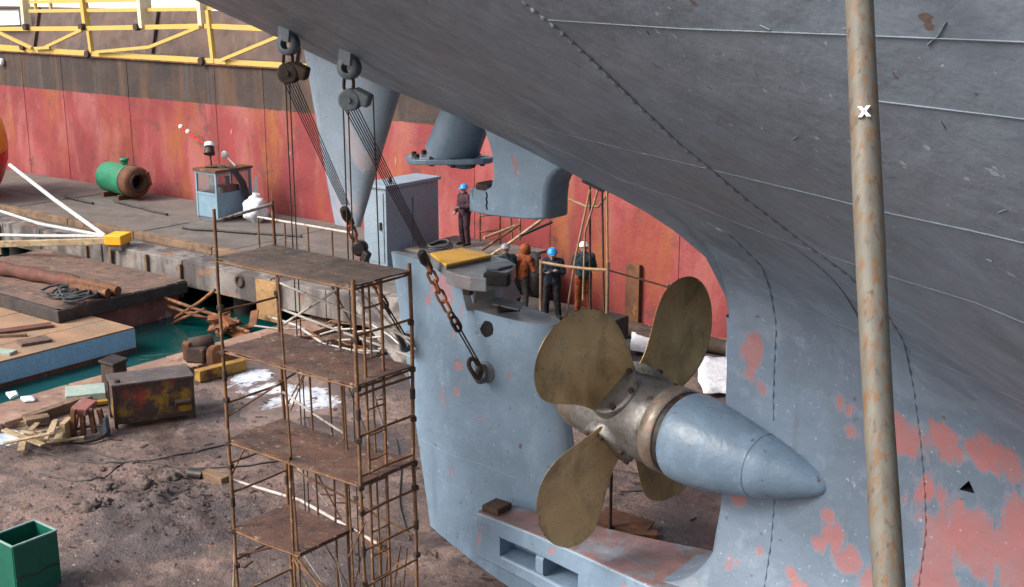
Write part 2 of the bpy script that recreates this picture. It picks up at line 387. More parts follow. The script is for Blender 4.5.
def puddle_mat():
    t = NT('puddle_painted_sheen')
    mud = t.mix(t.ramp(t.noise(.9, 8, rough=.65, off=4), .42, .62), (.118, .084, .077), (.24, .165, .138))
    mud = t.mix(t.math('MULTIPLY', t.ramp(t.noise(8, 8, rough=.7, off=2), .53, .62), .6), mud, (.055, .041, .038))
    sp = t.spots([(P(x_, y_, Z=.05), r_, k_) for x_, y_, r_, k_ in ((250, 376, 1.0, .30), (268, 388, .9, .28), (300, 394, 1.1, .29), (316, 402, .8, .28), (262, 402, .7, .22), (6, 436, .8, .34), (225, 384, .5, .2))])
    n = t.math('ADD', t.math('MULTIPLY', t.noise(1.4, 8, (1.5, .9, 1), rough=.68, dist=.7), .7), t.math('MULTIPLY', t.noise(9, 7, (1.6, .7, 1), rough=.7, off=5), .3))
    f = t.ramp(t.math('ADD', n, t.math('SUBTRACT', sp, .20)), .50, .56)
    c = t.mix(f, mud, t.mix(t.ramp(t.noise(3, 5, off=6), .4, .65), (.70, .76, .84), (.45, .52, .62)))  # white-blue sky reflection painted into the puddle colour
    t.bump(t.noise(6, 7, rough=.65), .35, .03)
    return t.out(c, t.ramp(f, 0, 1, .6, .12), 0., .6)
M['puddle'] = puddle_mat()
M['wet'] = weathered('wet_mud', (.06, .04, .038), (.045, .032, .03), 2, rough=.12, grime=.1, bump=.05, spec=.6)
def glass_mat():
    t = NT('window_glass'); m = t.out((.5, .53, .55), .06, 0., .5)
    t.b.inputs['Transmission Weight'].default_value = .9
    t.b.inputs['IOR'].default_value = 1.45
    return m
M['glass'] = glass_mat()
def pole_mat():
    t = NT('pole_flaking_paint')
    c = t.mix(t.ramp(t.noise(22, 7, (1, 1, .12), rough=.65), .35, .65), (.16, .15, .125), (.115, .108, .092))
    c = t.mix(t.ramp(t.noise(52, 8, (1, 1, .10), rough=.66, off=3), .50, .62, 0, .8), c, (.17, .08, .03))
    c = t.mix(t.ramp(t.noise(45, 7, (1, 1, .3), off=13), .58, .68, 0, .75), c, (.07, .052, .042))
    t.bump(t.noise(40, 5, (1, 1, .3)), .4, .003)
    return t.out(c, .6, .1, .4)
M['pole'] = pole_mat()

# ------------------------------------------------------------------ the ship's form (X = -s, s metres aft of the camera; centre line at Y = CL)
CL = 13.1
PROF = [(6.68, 5.09), (6.70, 5.34), (6.83, 5.85), (7.12, 6.17), (7.45, 6.39), (7.82, 6.52), (8.17, 6.61), (8.59, 6.72), (8.93, 6.82),
        (9.31, 6.95), (10.65, 7.34), (12.11, 7.70), (13.29, 8.05), (14.56, 8.41), (16.29, 8.89), (19.5, 9.8)]
ZTOP = 11.6
def Zc(s): return .7 if s < 6.68 else interp(PROF, s)
def Zb(s):
    if s < 7: return 5.42 + .25 * (s - 4)
    if s < 9.31: return lerp(6.17, 6.85, (s - 7) / 2.31)
    return Zc(s) - .1
def hb(s, z):
    w = lerp(.35, .15, sstep(7, 10, s))
    q_ = max(0, 6.68 - s); sk = .13 + .19 * q_ + .025 * q_ * q_
    h = (z - Zb(s)) / w
    g = 2.02 * w * (math.log1p(math.exp(h)) if h < 30 else h)
    y = sk + g
    if s < 6.69: y += .52 * sstep(2.95, 1.1, z)
    y = y / (1 + (y / 9.6) ** 6) ** (1 / 6)
    zc = Zc(s)
    if s >= 6.68:
        q = max(0., min(1., (z - zc) / .28)); y *= math.sqrt(max(0, 1 - (1 - q) ** 2))
    return y
def hull_hit(x, y, out=0.0):
    d = ray(x, y); o = V((0, 0, CAM_Z)); l0 = 2.5; st = .05; l = l0
    def inside(l):
        p = o + d * l
        return p.z > Zc(-p.x) and abs(p.y - CL) < hb(-p.x, p.z)
    while l < 30:
        if inside(l):
            a, b = l - st, l
            for _ in range(18):
                m = (a + b) / 2
                if inside(m): b = m
                else: a = m
            return o + d * (b - out)
        l += st
    return None


def hull_paint():
    t = NT('hull_blue_grey_paint'); X, Y, Z = t.xyz()
    c = t.mix(t.ramp(t.noise(.6, 6, dist=.4), .32, .68), (.148, .205, .28), (.112, .155, .212))
    # overlapping repair coats with hard edges
    c = t.mix(t.math('MULTIPLY', t.ramp(t.noise(.42, 2, (1, 1, 1.7), off=6.5), .50, .515), .4), c, (.115, .145, .19))
    c = t.mix(t.math('MULTIPLY', t.ramp(t.noise(.55, 3, (.6, 1, 1.3), off=16.5), .55, .57), .35), c, (.20, .25, .315))
    # brushed streaks and grime
    c = t.mix(t.math('MULTIPLY', t.ramp(t.noise(1.1, 7, (.35, 1, 1.6), rough=.62, off=3), .48, .70), .32), c, (.105, .13, .17))
    c = t.mix(t.math('MULTIPLY', t.ramp(t.noise(2.6, 8, rough=.68, off=8), .55, .70), .5), c, (.25, .31, .385))
    c = t.mix(t.math('MULTIPLY', t.ramp(t.noise(4.5, 6, (1, 1, .12), off=28), .60, .72), .35), c, (.09, .085, .09))
    # colour blends to a browner grey higher up the hull
    c = t.mix(t.ramp(t.math('ADD', Z, t.math('MULTIPLY', t.noise(.7, 5, off=4), 1.6)), 6.0, 9.2, 0, .6), c, (.158, .175, .205))
    # worn places down to red primer
    sp = t.spots(WORN)
    pn = t.math('ADD', t.math('ADD', t.math('MULTIPLY', t.noise(1.5, 8, (1.3, 1.3, .75), rough=.66, dist=.3, off=4.3), .75), t.math('MULTIPLY', t.noise(7, 7, (1.8, 1.8, .35), rough=.68, off=71), .25)), t.math('SUBTRACT', sp, .25))
    red = t.mix(t.ramp(t.noise(2.2, 6, off=6), .3, .7), (.37, .12, .115), (.29, .15, .155))
    pf = t.ramp(pn, .49, .545)
    c = t.mix(t.math('MULTIPLY', t.ramp(pn, .462, .50), .35), c, (.21, .24, .30))
    c = t.mix(t.math('MULTIPLY', pf, .85), c, red)
    c = t.mix(t.math('MULTIPLY', t.ramp(t.noise(16, 6, off=9), .665, .70), .6), c, (.40, .44, .5))
    c = t.mix(t.math('MULTIPLY', t.ramp(t.noise(7, 6, off=39), .69, .71), .8), c, (.11, .06, .045))
    h = t.math('ADD', t.math('MULTIPLY', t.noise(1.3, 3, off=1), 5.), t.math('MULTIPLY', t.noise(22, 6), .4))
    h = t.math('ADD', h, t.math('MULTIPLY', pf, -.22))
    t.bump(h, .6, .02)
    return t.out(c, t.ramp(t.noise(2, 5, off=12), .3, .7, .34, .6), 0., .45)
WORN = []
for x_, y_, r_, k_ in ((752, 350, .34, .26), (766, 385, .18, .22), (748, 375, .16, .2), (845, 405, .20, .22), (850, 430, .14, .2), (905, 440, .34, .24), (890, 415, .16, .22), (945, 435, .22, .24), (955, 455, .25, .2), (985, 455, .30, .24), (1010, 470, .32, .24),
                       (935, 510, .42, .25), (955, 545, .50, .27), (1000, 560, .55, .27), (1022, 520, .40, .25), (940, 585, .4, .26), (832, 535, .22, .25), (850, 560, .20, .24), (818, 545, .14, .22), (790, 572, .14, .2), (760, 550, .10, .2), (870, 590, .25, .22), (830, 518, .14, .24), (740, 495, .16, .23), (722, 500, .12, .23), (905, 500, .12, .2), (728, 560, .2, .18), (800, 590, .2, .2)):
    h_ = hull_hit(x_, y_)
    if h_: WORN.append((h_, r_ * 1.5, k_ + .09))
M['hull'] = hull_paint()

# ------------------------------------------------------------------ setting: water, dock floor
tag(MB().add([(-2500, -2500, -.35), (2500, -2500, -.35), (2500, 2500, -.35), (-2500, 2500, -.35)], [(0, 1, 2, 3)]).build('water', M['water']), kind='structure')

def fz(x, y):
    a = .03 * mnoise.fractal(V((x * .5, y * .5, 1)), 1, 2, 4) + .012 * mnoise.noise(V((x * 3, y * 3, 5)))
    d = math.hypot((x + 18.0) / 1.9, (y - 12.7) / 1.2)
    a += .16 * math.exp(-d * d) * (.7 + 1.2 * mnoise.fractal(V((x * 2.4, y * 2.4, 9)), 1, 2, 4))
    d = math.hypot((x + 15.8) / 2.4, (y - 11.7) / 1.3)
    a += .10 * math.exp(-d * d) * (.6 + 1.3 * mnoise.fractal(V((x * 3, y * 3, 3)), 1, 2, 4))
    return a
xs = [-24.5 + .14 * i for i in range(126)] + [-6.8 + .8 * i for i in range(26)]
ys = [-9 + .9 * i for i in range(18)] + [7.0 + .14 * i for i in range(101)] + [21.5 + .5 * i for i in range(11)]
rows = [[V((x, y, fz(x, y) if x > -24.4 else -.02)) for y in ys] for x in xs]
fl = MB().grid(rows)
for f in fl.f: f.reverse()
n0 = len(ys)
x0, x1, y0, y1 = xs[0], xs[-1], ys[0], ys[-1]
# skirts down into the water, built from the rim itself
rim = [r[0] for r in rows] + [v for v in rows[-1][1:]] + [r[-1] for r in reversed(rows[:-1])] + [v for v in reversed(rows[0][1:-1])]
fl.grid([[v.copy() for v in rim], [V((v.x, v.y, -2.0)) for v in rim]], False, True)
dock_floor = tag(fl.build('dock_floor', M['floor']), kind='structure')

# raised deck strip along the dock's water edge, in plates
strip = tag(bpy.data.objects.new('dock_edge', None), kind='structure'); C.objects.link(strip)
y = 3.0; i = 0
while y < 21.4:
    L = random.uniform(2.2, 3.0)
    MB().box((-24.02 + random.uniform(-.02, .02), y + L / 2, .09 + random.uniform(-.012, .012)), (1.22, L - .03, .22), (random.uniform(-.008, .008), random.uniform(-.015, .015), random.uniform(-.01, .01))).build('edge_plate', M['edge_strip'], strip, bevel=.02)
    y += L

# ------------------------------------------------------------------ the ship
ship = thing('ship_stern', (-4, CL, .7), 'blue grey ship stern overhanging the dock, red primer showing through', 'ship')
S1 = sorted(set([-6, -4.5, -3, -2, -1] + [round(-.5 + .25 * i, 3) for i in range(27)] + [6.2, 6.35, 6.5, 6.6, 6.68]))
NJ = 64
def zsamp(zc, j): return zc + (ZTOP - zc) * (j / NJ) ** 1.25
hullm = MB()
rowsP = [[V((-s, CL - hb(s, zsamp(Zc(s) if s < 6.68 else .7, j)) if s < 6.68 else CL - (.13 + (hb(6.6799, zsamp(.7, j)) - .13)), zsamp(.7, j))) for j in range(NJ + 1)] for s in S1]
rowsS = [[V((v.x, 2 * CL - v.y, v.z)) for v in r] for r in rowsP]
hullm.grid(rowsP); hullm.grid([list(reversed(r)) for r in rowsS])
# bottom, forward end, stern post
hullm.grid([[a[0], b[0]] for a, b in zip(rowsP, rowsS)], False)
hullm.grid([[a, b] for a, b in zip(rowsP[0], rowsS[0])], False)
pe = [(a, b) for a, b in zip(rowsP[-1], rowsS[-1]) if a.z < 5.35]
post = []
for a, b in pe:
    w = (b.y - a.y) / 2
    post.append([V((a.x - .10 * min(1, w / .2) * math.sin(math.pi * k / 8), CL - w * math.cos(math.pi * k / 8), a.z)) for k in range(9)])
hullm.grid(post)
S2 = []
for (a, _), (b, _) in zip(PROF, PROF[1:]):
    n = max(1, int((b - a) / .16)) if b - a > .05 else 1
    S2 += [a + (b - a) * i / n for i in range(n)]
S2 = [q for q in S2 if q < 17.9] + [18.0]
rp = []
for s in S2:
    zc = Zc(s)
    rp.append([V((-s, CL - hb(max(s, 6.6801), zc + (ZTOP - zc) * (j / NJ) ** 1.7), zc + (ZTOP - zc) * (j / NJ) ** 1.7)) for j in range(NJ + 1)])
rs_ = [[V((v.x, 2 * CL - v.y, v.z)) for v in r] for r in rp]
hullm.grid(rp); hullm.grid([list(reversed(r)) for r in rs_])
hullm.grid([[a, b] for a, b in zip(rp[-1], rs_[-1])], False)
top = [(a[-1], b[-1]) for a, b in zip(rowsP + rp, rowsS + rs_)]
hullm.grid([list(t) for t in top], False)
hull = hullm.build('hull_plating', M['hull'], ship)

# weld seams, laid on the plating
def hull_path(px, step=7, out=.004):
    pts = []
    for (a, b), (c, d) in zip(px, px[1:]):
        n = max(1, int(math.hypot(c - a, d - b) / step))
        for i in range(n): pts.append((a + (c - a) * i / n, b + (d - b) * i / n))
    pts.append(px[-1])
    r = [hull_hit(x, y, out) for x, y in pts]
    return [q for q in r if q]
def smooth(pts, k=3):
    for _ in range(k):
        pts = [pts[0]] + [(pts[i - 1] + pts[i] * 2 + pts[i + 1]) / 4 for i in range(1, len(pts) - 1)] + [pts[-1]]
    return pts
SEAMS = [
    [(548, 20), (680, 28.7), (842, 34.7), (1024, 42), (1060, 44)],
    [(876, 101), (950, 110), (1024, 119), (1060, 124)],
    [(334, 33), (403, 72), (467, 99), (510, 122), (560, 133), (620, 148), (680, 162), (828, 198), (879, 211), (977, 232), (1024, 243), (1060, 252)],
    [(513, 130), (572, 155), (620, 180), (680, 199), (727, 219), (778, 239), (848, 262), (879, 273), (977, 303), (1024, 323), (1060, 336)],
    [(729, 268), (771, 294), (842, 326), (886, 342), (950, 368), (1010, 396), (1060, 420)],
]
for px in SEAMS:
    pts = hull_path(px)
    if len(pts) > 2: pts = smooth(pts); MB().tube(pts, [.003 + .0022 * abs(mnoise.noise(p_ * 9)) for p_ in pts], 6).build('weld_seam', M['hull'], ship)
BUTTS = [
    [(523, 2), (560, 30), (600, 67), (640, 106), (680, 144), (709, 167), (744, 197), (803, 242), (845, 272), (884, 309), (903, 340), (913, 385), (920, 440), (924.5, 490), (925.5, 534), (918, 587)],
    [(707, 222), (730, 235), (761, 265), (770, 289), (776, 326), (774, 366), (773, 396), (773, 420)],
    [(774, 500), (771, 540), (764, 587)],
]
for px in BUTTS:
    pts = hull_path(px, 3.0, .003)
    pts = smooth(pts, 5)
    # stitched repair weld: a bead that swells and thins
    MB().tube(pts, [.004 + .014 * (1 if (i % 4) < 2 else 0) for i in range(len(pts))], 6).build('stitch_weld', M['hull'], ship)
pts = smooth(hull_path([(778, 238), (811, 259), (838, 284), (852, 306), (868, 336)]))
MB().tube(pts, .006, 6).build('weld_seam', M['steel_grey'], ship)
for px in ([(776, 333), (790, 326)], [(838, 327), (852, 335)], [(927, 45), (938, 36), (946, 22)], [(760, 25), (770, 30)]):
    pts = hull_path(px, 3)
    if len(pts) > 1: MB().tube(pts, .0028, 6).build('weld_scar', M['hull'], ship)
r5 = random.Random(21)
for k in range(14):
    x_, y_ = r5.uniform(560, 1020), r5.uniform(10, 560)
    a_ = r5.uniform(-.6, 1.2); L_ = r5.uniform(3, 11)
    pts = hull_path([(x_, y_), (x_ + L_ * math.cos(a_), y_ + L_ * math.sin(a_))], 3, .002)
    if len(pts) > 1 and max((q - pts[0]).length for q in pts) < .5: MB().tube(pts, .0022 + .0012 * r5.random(), 5).build('weld_scar', M['hull'], ship)
# triangular hole with dark inside, a torn notch through the plate
hp = [hull_hit(*q, -.02) for q in ((960, 489), (970, 480), (976, 493))]
hc = sum(hp, V()) / 3
nrm = (hp[1] - hp[0]).cross(hp[2] - hp[0]).normalized()
if nrm.y > 0: nrm = -nrm
MB().prism([q + nrm * .26 for q in hp], nrm * -1.2).build('hole_cutter', M['hole'])
cut = bpy.data.objects['hole_cutter']
# the opening is cut into the plating mesh itself, then the cutter is removed
def cut_tri(ob, tri, n):
    import bmesh
    bm = bmesh.new(); bm.from_mesh(ob.data)
    o = wloc(ob)
    c = sum(tri, V()) / 3 - o
    for a, b in ((0, 1), (1, 2), (2, 0)):
        pa, pb = tri[a] - o, tri[b] - o
        fs = [f for f in bm.faces if (f.calc_center_median() - c).length < 1.1]
        ge = list({v for f in fs for v in f.verts}) + list({e for f in fs for e in f.edges}) + fs
        bmesh.ops.bisect_plane(bm, geom=ge, plane_co=pa, plane_no=(pb - pa).cross(n))
    m3 = [(tri[1] - tri[0]).cross(n), (tri[2] - tri[1]).cross(n), (tri[0] - tri[2]).cross(n)]
    sg = [1 if (c + o - tri[i]).dot(m3[i]) > 0 else -1 for i in range(3)]
    kill = [f for f in bm.faces if (f.calc_center_median() - c).length < .5 and all((f.calc_center_median() + o - tri[i]).dot(m3[i]) * sg[i] > 0 for i in range(3))]
    bmesh.ops.delete(bm, geom=kill, context='FACES')
    bm.to_mesh(ob.data); bm.free()
cut_tri(hull, hp, nrm)
bpy.data.objects.remove(cut)
hs_ = MB()
hs_.add(hp + [q - nrm * .25 for q in hp], [(0, 1, 4, 3), (1, 2, 5, 4), (2, 0, 3, 5), (3, 4, 5)])
hs_.build('torn_hole', M['hole'], ship)

# shaft boss growing out of the skeg; the shaft line is splayed a little from the keel line
PC = V((-8.05, CL, 3.71))
SM = Matrix.Rotation(-.226, 3, 'Z') @ Matrix.Rotation(.05, 3, 'Y')
fwd, bY, bZ = SM @ V((1, 0, 0)), SM @ V((0, 1, 0)), SM @ V((0, 0, 1))
aft = -fwd
BR = [(.88, .55), (.92, .572), (1.15, .57), (1.4, .535), (1.75, .465), (2.2, .36), (2.5, .27), (2.75, .175), (2.9, .10), (2.96, .02)]
def boss_ring(d, r, n=56):
    c = PC + fwd * d + V((0, .27 * max(0, (d - 1.0) / 2) ** 2, 0))
    return [c + (bY * math.cos(2 * math.pi * k / n) + bZ * math.sin(2 * math.pi * k / n)) * r for k in range(n)]
rows = []
for i in range(61):
    d = .88 + 2.08 * i / 60
    r = sum(interp(BR, d + q) for q in (-.08, -.04, 0, .04, .08)) / 5 if 1.05 < d < 2.85 else interp(BR, d)
    rows.append(boss_ring(d, r))
m = MB().grid(rows, True, True); m.add(rows[0], [tuple(range(56))]); m.add(rows[-1], [tuple(range(56))])
boss = m.build('shaft_boss', M['boss'], ship)
MB().grid([boss_ring(d, interp(BR, d) + e) for d, e in ((2.04, -.01), (2.045, .006), (2.06, .006), (2.065, -.01))], True, True).build('boss_seam', M['hull'], boss)
# sole piece carrying the lower rudder bearing
def sole():
    m = MB()
    def beam(s0, s1, lo, hi, n, ycut=None):
        rows = []
        for i in range(n + 1):
            s = lerp(s0, s1, i / n)
            w = interp([(6.4, .78), (7.3, .70), (8.4, .50), (9.5, .34), (10.55, .26)], s)
            zt = 1.74 + .03 * sstep(8, 6.4, s); zb = interp([(6.4, .70), (8, .82), (10.55, 1.02)], s)
            z0, z1 = lerp(zb, zt, lo), lerp(zb, zt, hi)
            b = .035; wn = w if ycut is None else ycut
            rows.append([V((-s, CL + y, z)) for y, z in ((-wn, z0 + b), (-wn, z1 - b), (-wn + b * .35, z1 - b * .3), (-wn + b, z1), (w - b, z1), (w, z1 - b), (w, z0 + b), (w - b, z0), (-wn + b, z0))])
        m.grid(rows, False, True)
        m.add(rows[-1], [tuple(range(9))]); m.add(rows[0], [tuple(reversed(range(9)))])
    beam(6.4, 8.62, 0, 1, 14)
    beam(8.62, 10.1, .62, 1, 9); beam(8.62, 10.1, 0, .28, 9)          # above and below the slots
    beam(9.28, 9.42, .282, .618, 2)                                    # post between the two slots
    beam(8.64, 10.08, .29, .61, 6, -.02)                              # back wall deep inside
    beam(10.1, 10.55, 0, 1, 4)
    m.mi = []
    for f in m.f:
        n = (m.v[f[1]] - m.v[f[0]]).cross(m.v[f[2]] - m.v[f[0]]); n.normalize()
        m.mi.append(1 if abs(n.z) > .9 and m.v[f[0]].z > 1.5 else 0)
    return m
so = sole().build('sole_piece', [M['rudder'], M['sole_top']], ship)
MB().box((-10.36, CL - .03, 1.79), (.30, .34, .10)).build('bearing_pad', M['rust_dark'], so, bevel=.02)
# aperture corner fillet between sole and stern post, as wide as the foot of the skeg
def foot_w(z): return .13 + .52 * sstep(2.95, 1.1, z)
prof = [(6.66 + .75 * (1 - math.sin(a_)), 1.745 + .85 * (1 - math.cos(a_))) for a_ in [math.pi / 2 * i / 16 for i in range(17)]]
rows = []
for s_, z_ in prof:
    w = foot_w(z_) * lerp(1, .97, (s_ - 6.66) / .75)
    rows.append([V((-6.60, CL - w, z_)), V((-s_ + .03, CL - w, z_)), V((-s_, CL - w + .03, z_)), V((-s_, CL + w - .03, z_)), V((-s_ + .03, CL + w, z_)), V((-6.60, CL + w, z_))])
MB().grid(rows).build('aperture_fillet', M['hull'], ship)

# rudder horn under the counter (profile in X-Z, rounded plan form)
def extr_profile(px, Y, half, name, mat, parent, ins=.06):
    pr = [P(x + 6, y - 3, Y=Y) for x, y in px]
    rows = []
    c = sum(pr, V()) / len(pr)
    for i in range(13):
        a_ = math.pi * (i / 12 - .5); dy = half * math.sin(a_); k = ins * (1 - math.cos(a_)) ** 1.6
        rows.append([V((p.x + (c.x - p.x) * k, Y + dy, p.z + (c.z - p.z) * k * .35)) for p in pr])
    m = MB().grid(rows, True, True); n = len(pr)
    m.add(rows[0], [tuple(range(n))]); m.add(rows[-1], [tuple(reversed(range(n)))])
    return m.build(name, mat, parent, fixn=True)
horn = [(472, 190), (472, 212), (490, 216), (515, 219), (540, 221), (553, 220), (553.5, 200), (555, 187), (559, 178), (566, 171), (577, 165), (590, 150), (560, 132), (500, 105), (484, 118), (489, 132), (494, 145), (497, 160), (498, 176), (495, 188), (487, 192)]
ho = extr_profile(horn, CL, .27, 'rudder_horn', M['rudder'], ship, .16)
MB().box(P(489, 186, Y=CL), (.24, .32, .10), (0, .1, 0)).build('bearing_shell', M['rust_dark'], ho, bevel=.03)
MB().tube([P(486 + (i % 3) * .5, 192 + i * 2.2, Y=CL - .275) for i in range(9)], .010, 6).build('weld_scar', M['blk_steel'], ho)
# rudder stock with its coupling palm
ax0, ax1 = V((-11.18, CL, 6.84)), V((-10.72, CL, 7.75))
st = MB().lathe([(0, .38), (.10, .37), (.5, .355), (1.1, .35)], ax0, ax1 - ax0, 28).build('rudder_stock', M['boss'], ship)
pl = []
for k in range(28):
    a = 2 * math.pi * k / 28; rx = .70 + .06 * math.cos(4 * a); ry = .46 + .06 * math.cos(3 * a)
    pl.append(V((-11.24 + rx * math.cos(a), CL + ry * math.sin(a), 6.74 + .035 * math.cos(a))))
MB().prism(pl, (0, 0, .075)).build('coupling_palm', M['boss'], st, bevel=.015)
for k in range(10):
    a = 2 * math.pi * (k + .5) / 10
    MB().lathe([(0, .035), (.13, .035)], (-11.24 + .56 * math.cos(a), CL + .34 * math.sin(a), 6.715), (0, 0, 1), 8).build('coupling_bolt', M['rust_dark'], st)
# hanging fin further aft
fin = []
for i in range(17):
    t = i / 16; z = lerp(8.35, 5.50, t)
    xl = lerp(-14.36, -13.86, t ** 1.05); xr = lerp(-12.15, -13.34, t ** .95)
    cx = (xl + xr) / 2; rx = (xr - xl) / 2; ry = lerp(.42, .10, t)
    fin.append([V((cx + rx * math.copysign(abs(math.cos(a)) ** .8, math.cos(a)), 13.45 + ry * math.sin(a), z)) for a in [2 * math.pi * k / 32 for k in range(32)]])
fm = MB().grid(fin, True, True); fm.add(fin[-1], [tuple(range(32))]); fm.add(fin[0], [tuple(reversed(range(32)))])
fo = fm.build('stern_fin', M['fin'], ship, fixn=True)
pts = [V((q.x, q.y, q.z)) for q in [P(317 + i * 4, 77 + i * .55, Y=13.02) for i in range(8)]]

# pad eyes welded under the counter
eyes = {}
for key, (ex, ey) in dict(a=(286, 43), b=(347, 66)).items():
    h = hull_hit(ex + 3, ey - 12) or P(ex + 3, ey - 12, Y=12.8)
    c = V((h.x, h.y - .02, h.z - .16))
    m = MB().lathe([(-.08, .07), (-.08, .13), (-.05, .145), (.05, .145), (.08, .13), (.08, .07)], c, (.35, -1, .1), 20, False)
    m.lathe([(-.08, .07), (.08, .07)], c, (.35, -1, .1), 20, False)
    m.box(c + V((0, 0, .13)), (.20, .16, .18), (0, .15, 0))
    m.build('pad_eye', M['steel_grey'], ship)
    eyes[key] = c
h3 = V((-8.84, 13.35, 6.75)); MB().lathe([(-.16, .11), (.16, .11)], P(596, 180, Y=13.55), (.6, .5, -.4), 16).build('pad_eye', M['steel_grey'], ship)
# keel blocks under the hull
for i, x in enumerate((-6.2, -4.2, -2.2, .2, 2.6)):
    kb = thing('keel_block', (x, CL, 0), ('timber keel block under the ship, nearest the stern post', 'timber keel block under the ship, second from the stern post', 'timber keel block under the ship, third from the stern post', 'timber keel block under the ship, fourth from the stern post', 'timber keel block under the ship, farthest forward')[i], 'keel block', 'keel blocks under the ship')
    MB().box((x, CL, .18), (.5, 1.6, .40)).build('base_block', M['concrete'], kb, bevel=.02)
    MB().box((x, CL, .54), (.4, 1.3, .31)).build('cap_timber', M['timber'], kb, bevel=.02)

# ------------------------------------------------------------------ propeller
prop = thing('propeller', PC, 'tarnished bronze four bladed propeller on the shaft boss', 'propeller')
hub = MB().lathe([(-.62, .50), (-.60, .52), (-.40, .54), (-.05, .555), (.40, .55), (.70, .53), (.74, .52)], PC, aft, 48).build('hub', M['hub'], prop)
MB().lathe([(-.78, .545), (-.765, .565), (-.575, .565), (-.56, .55), (-.56, .5)], PC, aft, 48).build('hub_ring', M['hub_ring'], prop)
MB().lathe([(-.95, .48), (-.80, .53), (-.77, .53)], PC, aft, 40).build('seal_ring', M['blk_steel'], prop)
MB().lathe([(.74, .50), (.75, .515), (.98, .505), (.99, .49)], PC, aft, 40, False).build('cap_ring', M['hub_ring'], hub)
MB().lathe([(.76, .485), (1.05, .475), (1.22, .43), (1.32, .34), (1.36, .2), (1.37, 0.02)], PC, aft, 40).build('hub_cap', M['hub'], prop)
R0, R1 = .46, 1.99
def blade(phi):
    NR, NC = 30, 18
    er = bY * math.cos(phi) + bZ * math.sin(phi)
    front = []; back = []
    for i in range(NR + 1):
        x = i / NR; x = 1 - (1 - x) ** 1.6
        r = lerp(R0, R1, x)
        hc = lerp(.415, .845, sstep(0, .89, x)) * max(0.0, 1 - x ** 5.1) ** .5
        be = R(2.3 - 11.5 * (x - .5)); sk = -.29 * x + .585 * x * x
        th = lerp(.085, .008, x ** .7)
        fr, bk = [], []
        for j in range(NC + 1):
            u = -1 + 2 * j / NC; u = math.sin(u * math.pi / 2)
            c = u * hc + sk
            camb = .09 * hc * (1 - u * u)
            t_ = th * max(0, 1 - u * u) ** .5 * .5
            for sgn, L in ((1, fr), (-1, bk)):
                off = camb + sgn * t_
                tang = c * math.cos(be) - off * math.sin(be); axi = c * math.sin(be) + off * math.cos(be)
                a = phi + tang / max(r, .62) * .96
                rr = r
                L.append(PC + (bY * math.cos(a) + bZ * math.sin(a)) * rr + aft * (axi + .08 + .083 * x))
        front.append(fr); back.append(bk)
    m = MB().grid(front); m.grid([list(reversed(q)) for q in back])
    return m, er
for k in range(4):
    phi = R(43.6 + 90 * k)
    m, er = blade(phi)
    bl = m.build('blade', M['bronze'], prop, fixn='merge')
    c = PC + aft * .10
    fo_ = MB().lathe([(.42, .37), (.545, .37), (.565, .35), (.57, .29)], c, er, 36).build('blade_flange', M['hub'], bl)
    tg = er.cross(aft)
    for q in range(6):
        a = 2 * math.pi * q / 6 + .3
        o = c + er * .555 + (tg * math.cos(a) + aft * math.sin(a)) * .315
        MB().lathe([(-.02, .04), (.045, .04), (.05, .03)], o, er, 8).build('flange_bolt', M['rust_dark'], bl)

# ------------------------------------------------------------------ rudder, lowered out of its bearings
TC = 13.82
rud = thing('rudder', (-11, TC, .1), 'pale blue ship rudder hanging from chains behind the propeller', 'rudder')
LEAD = [(0.0, -9.20), (2.9, -9.60), (4.47, -9.82)]
TRAIL = [(.6, -12.27), (5.07, -13.0)]
def rud_x(c, z):
    a = interp(LEAD, z); b = lerp(-12.27, -13.0, (z - .6) / 4.47); return lerp(a, b, c)
def foil(c):      # half thickness
    return .43 * 2.6 * (.2969 * math.sqrt(c) - .1260 * c - .3516 * c * c + .2843 * c ** 3 - .1015 * c ** 4) / .5 * 1.48 + .035 * c
def rbot(c): return lerp(.05, .68, c)
def rtop(c): return lerp(4.47, 4.64, c)
def foil_body(c0, c1, zb, zt, nz, nc=26, thick=1.0):
    cs = [c0 + (c1 - c0) * (1 - math.cos(math.pi * i / nc)) / 2 for i in range(nc + 1)]
    rows = []
    for k in range(nz + 1):
        h = k / nz; rg = []
        for sgn, L in ((-1, cs), (1, list(reversed(cs)))):
            for c in L:
                z = lerp(zb(c), zt(c), h)
                rg.append(V((rud_x(c, z), TC + sgn * foil(c) * thick, z)))
        rows.append(rg)
    m = MB().grid(rows, True, True); n = len(rows[0])
    m.add(rows[0], [tuple(reversed(range(n)))])
    nn = len(cs)
    top = rows[-1]
    m.m = 1
    m.add(top, [(i, i + 1, n - 2 - i, n - 1 - i) for i in range(nn - 1)])
    m.m = 0
    return m
rb = foil_body(0, 1, rbot, rtop, 22).build('rudder_blade', [M['rudder'], M['deckgrey']], rud, fixn=True)
ub = foil_body(.42, 1, lambda c: rtop(c) - .02, lambda c: lerp(5.05, 5.10, c) if c > .42 else 5.0, 4, thick=.985).build('upper_block', [M['rudder'], M['deckgrey']], rud, fixn=True)
def poly_px(px, z): return [P(x, y, Z=z) for x, y in px]
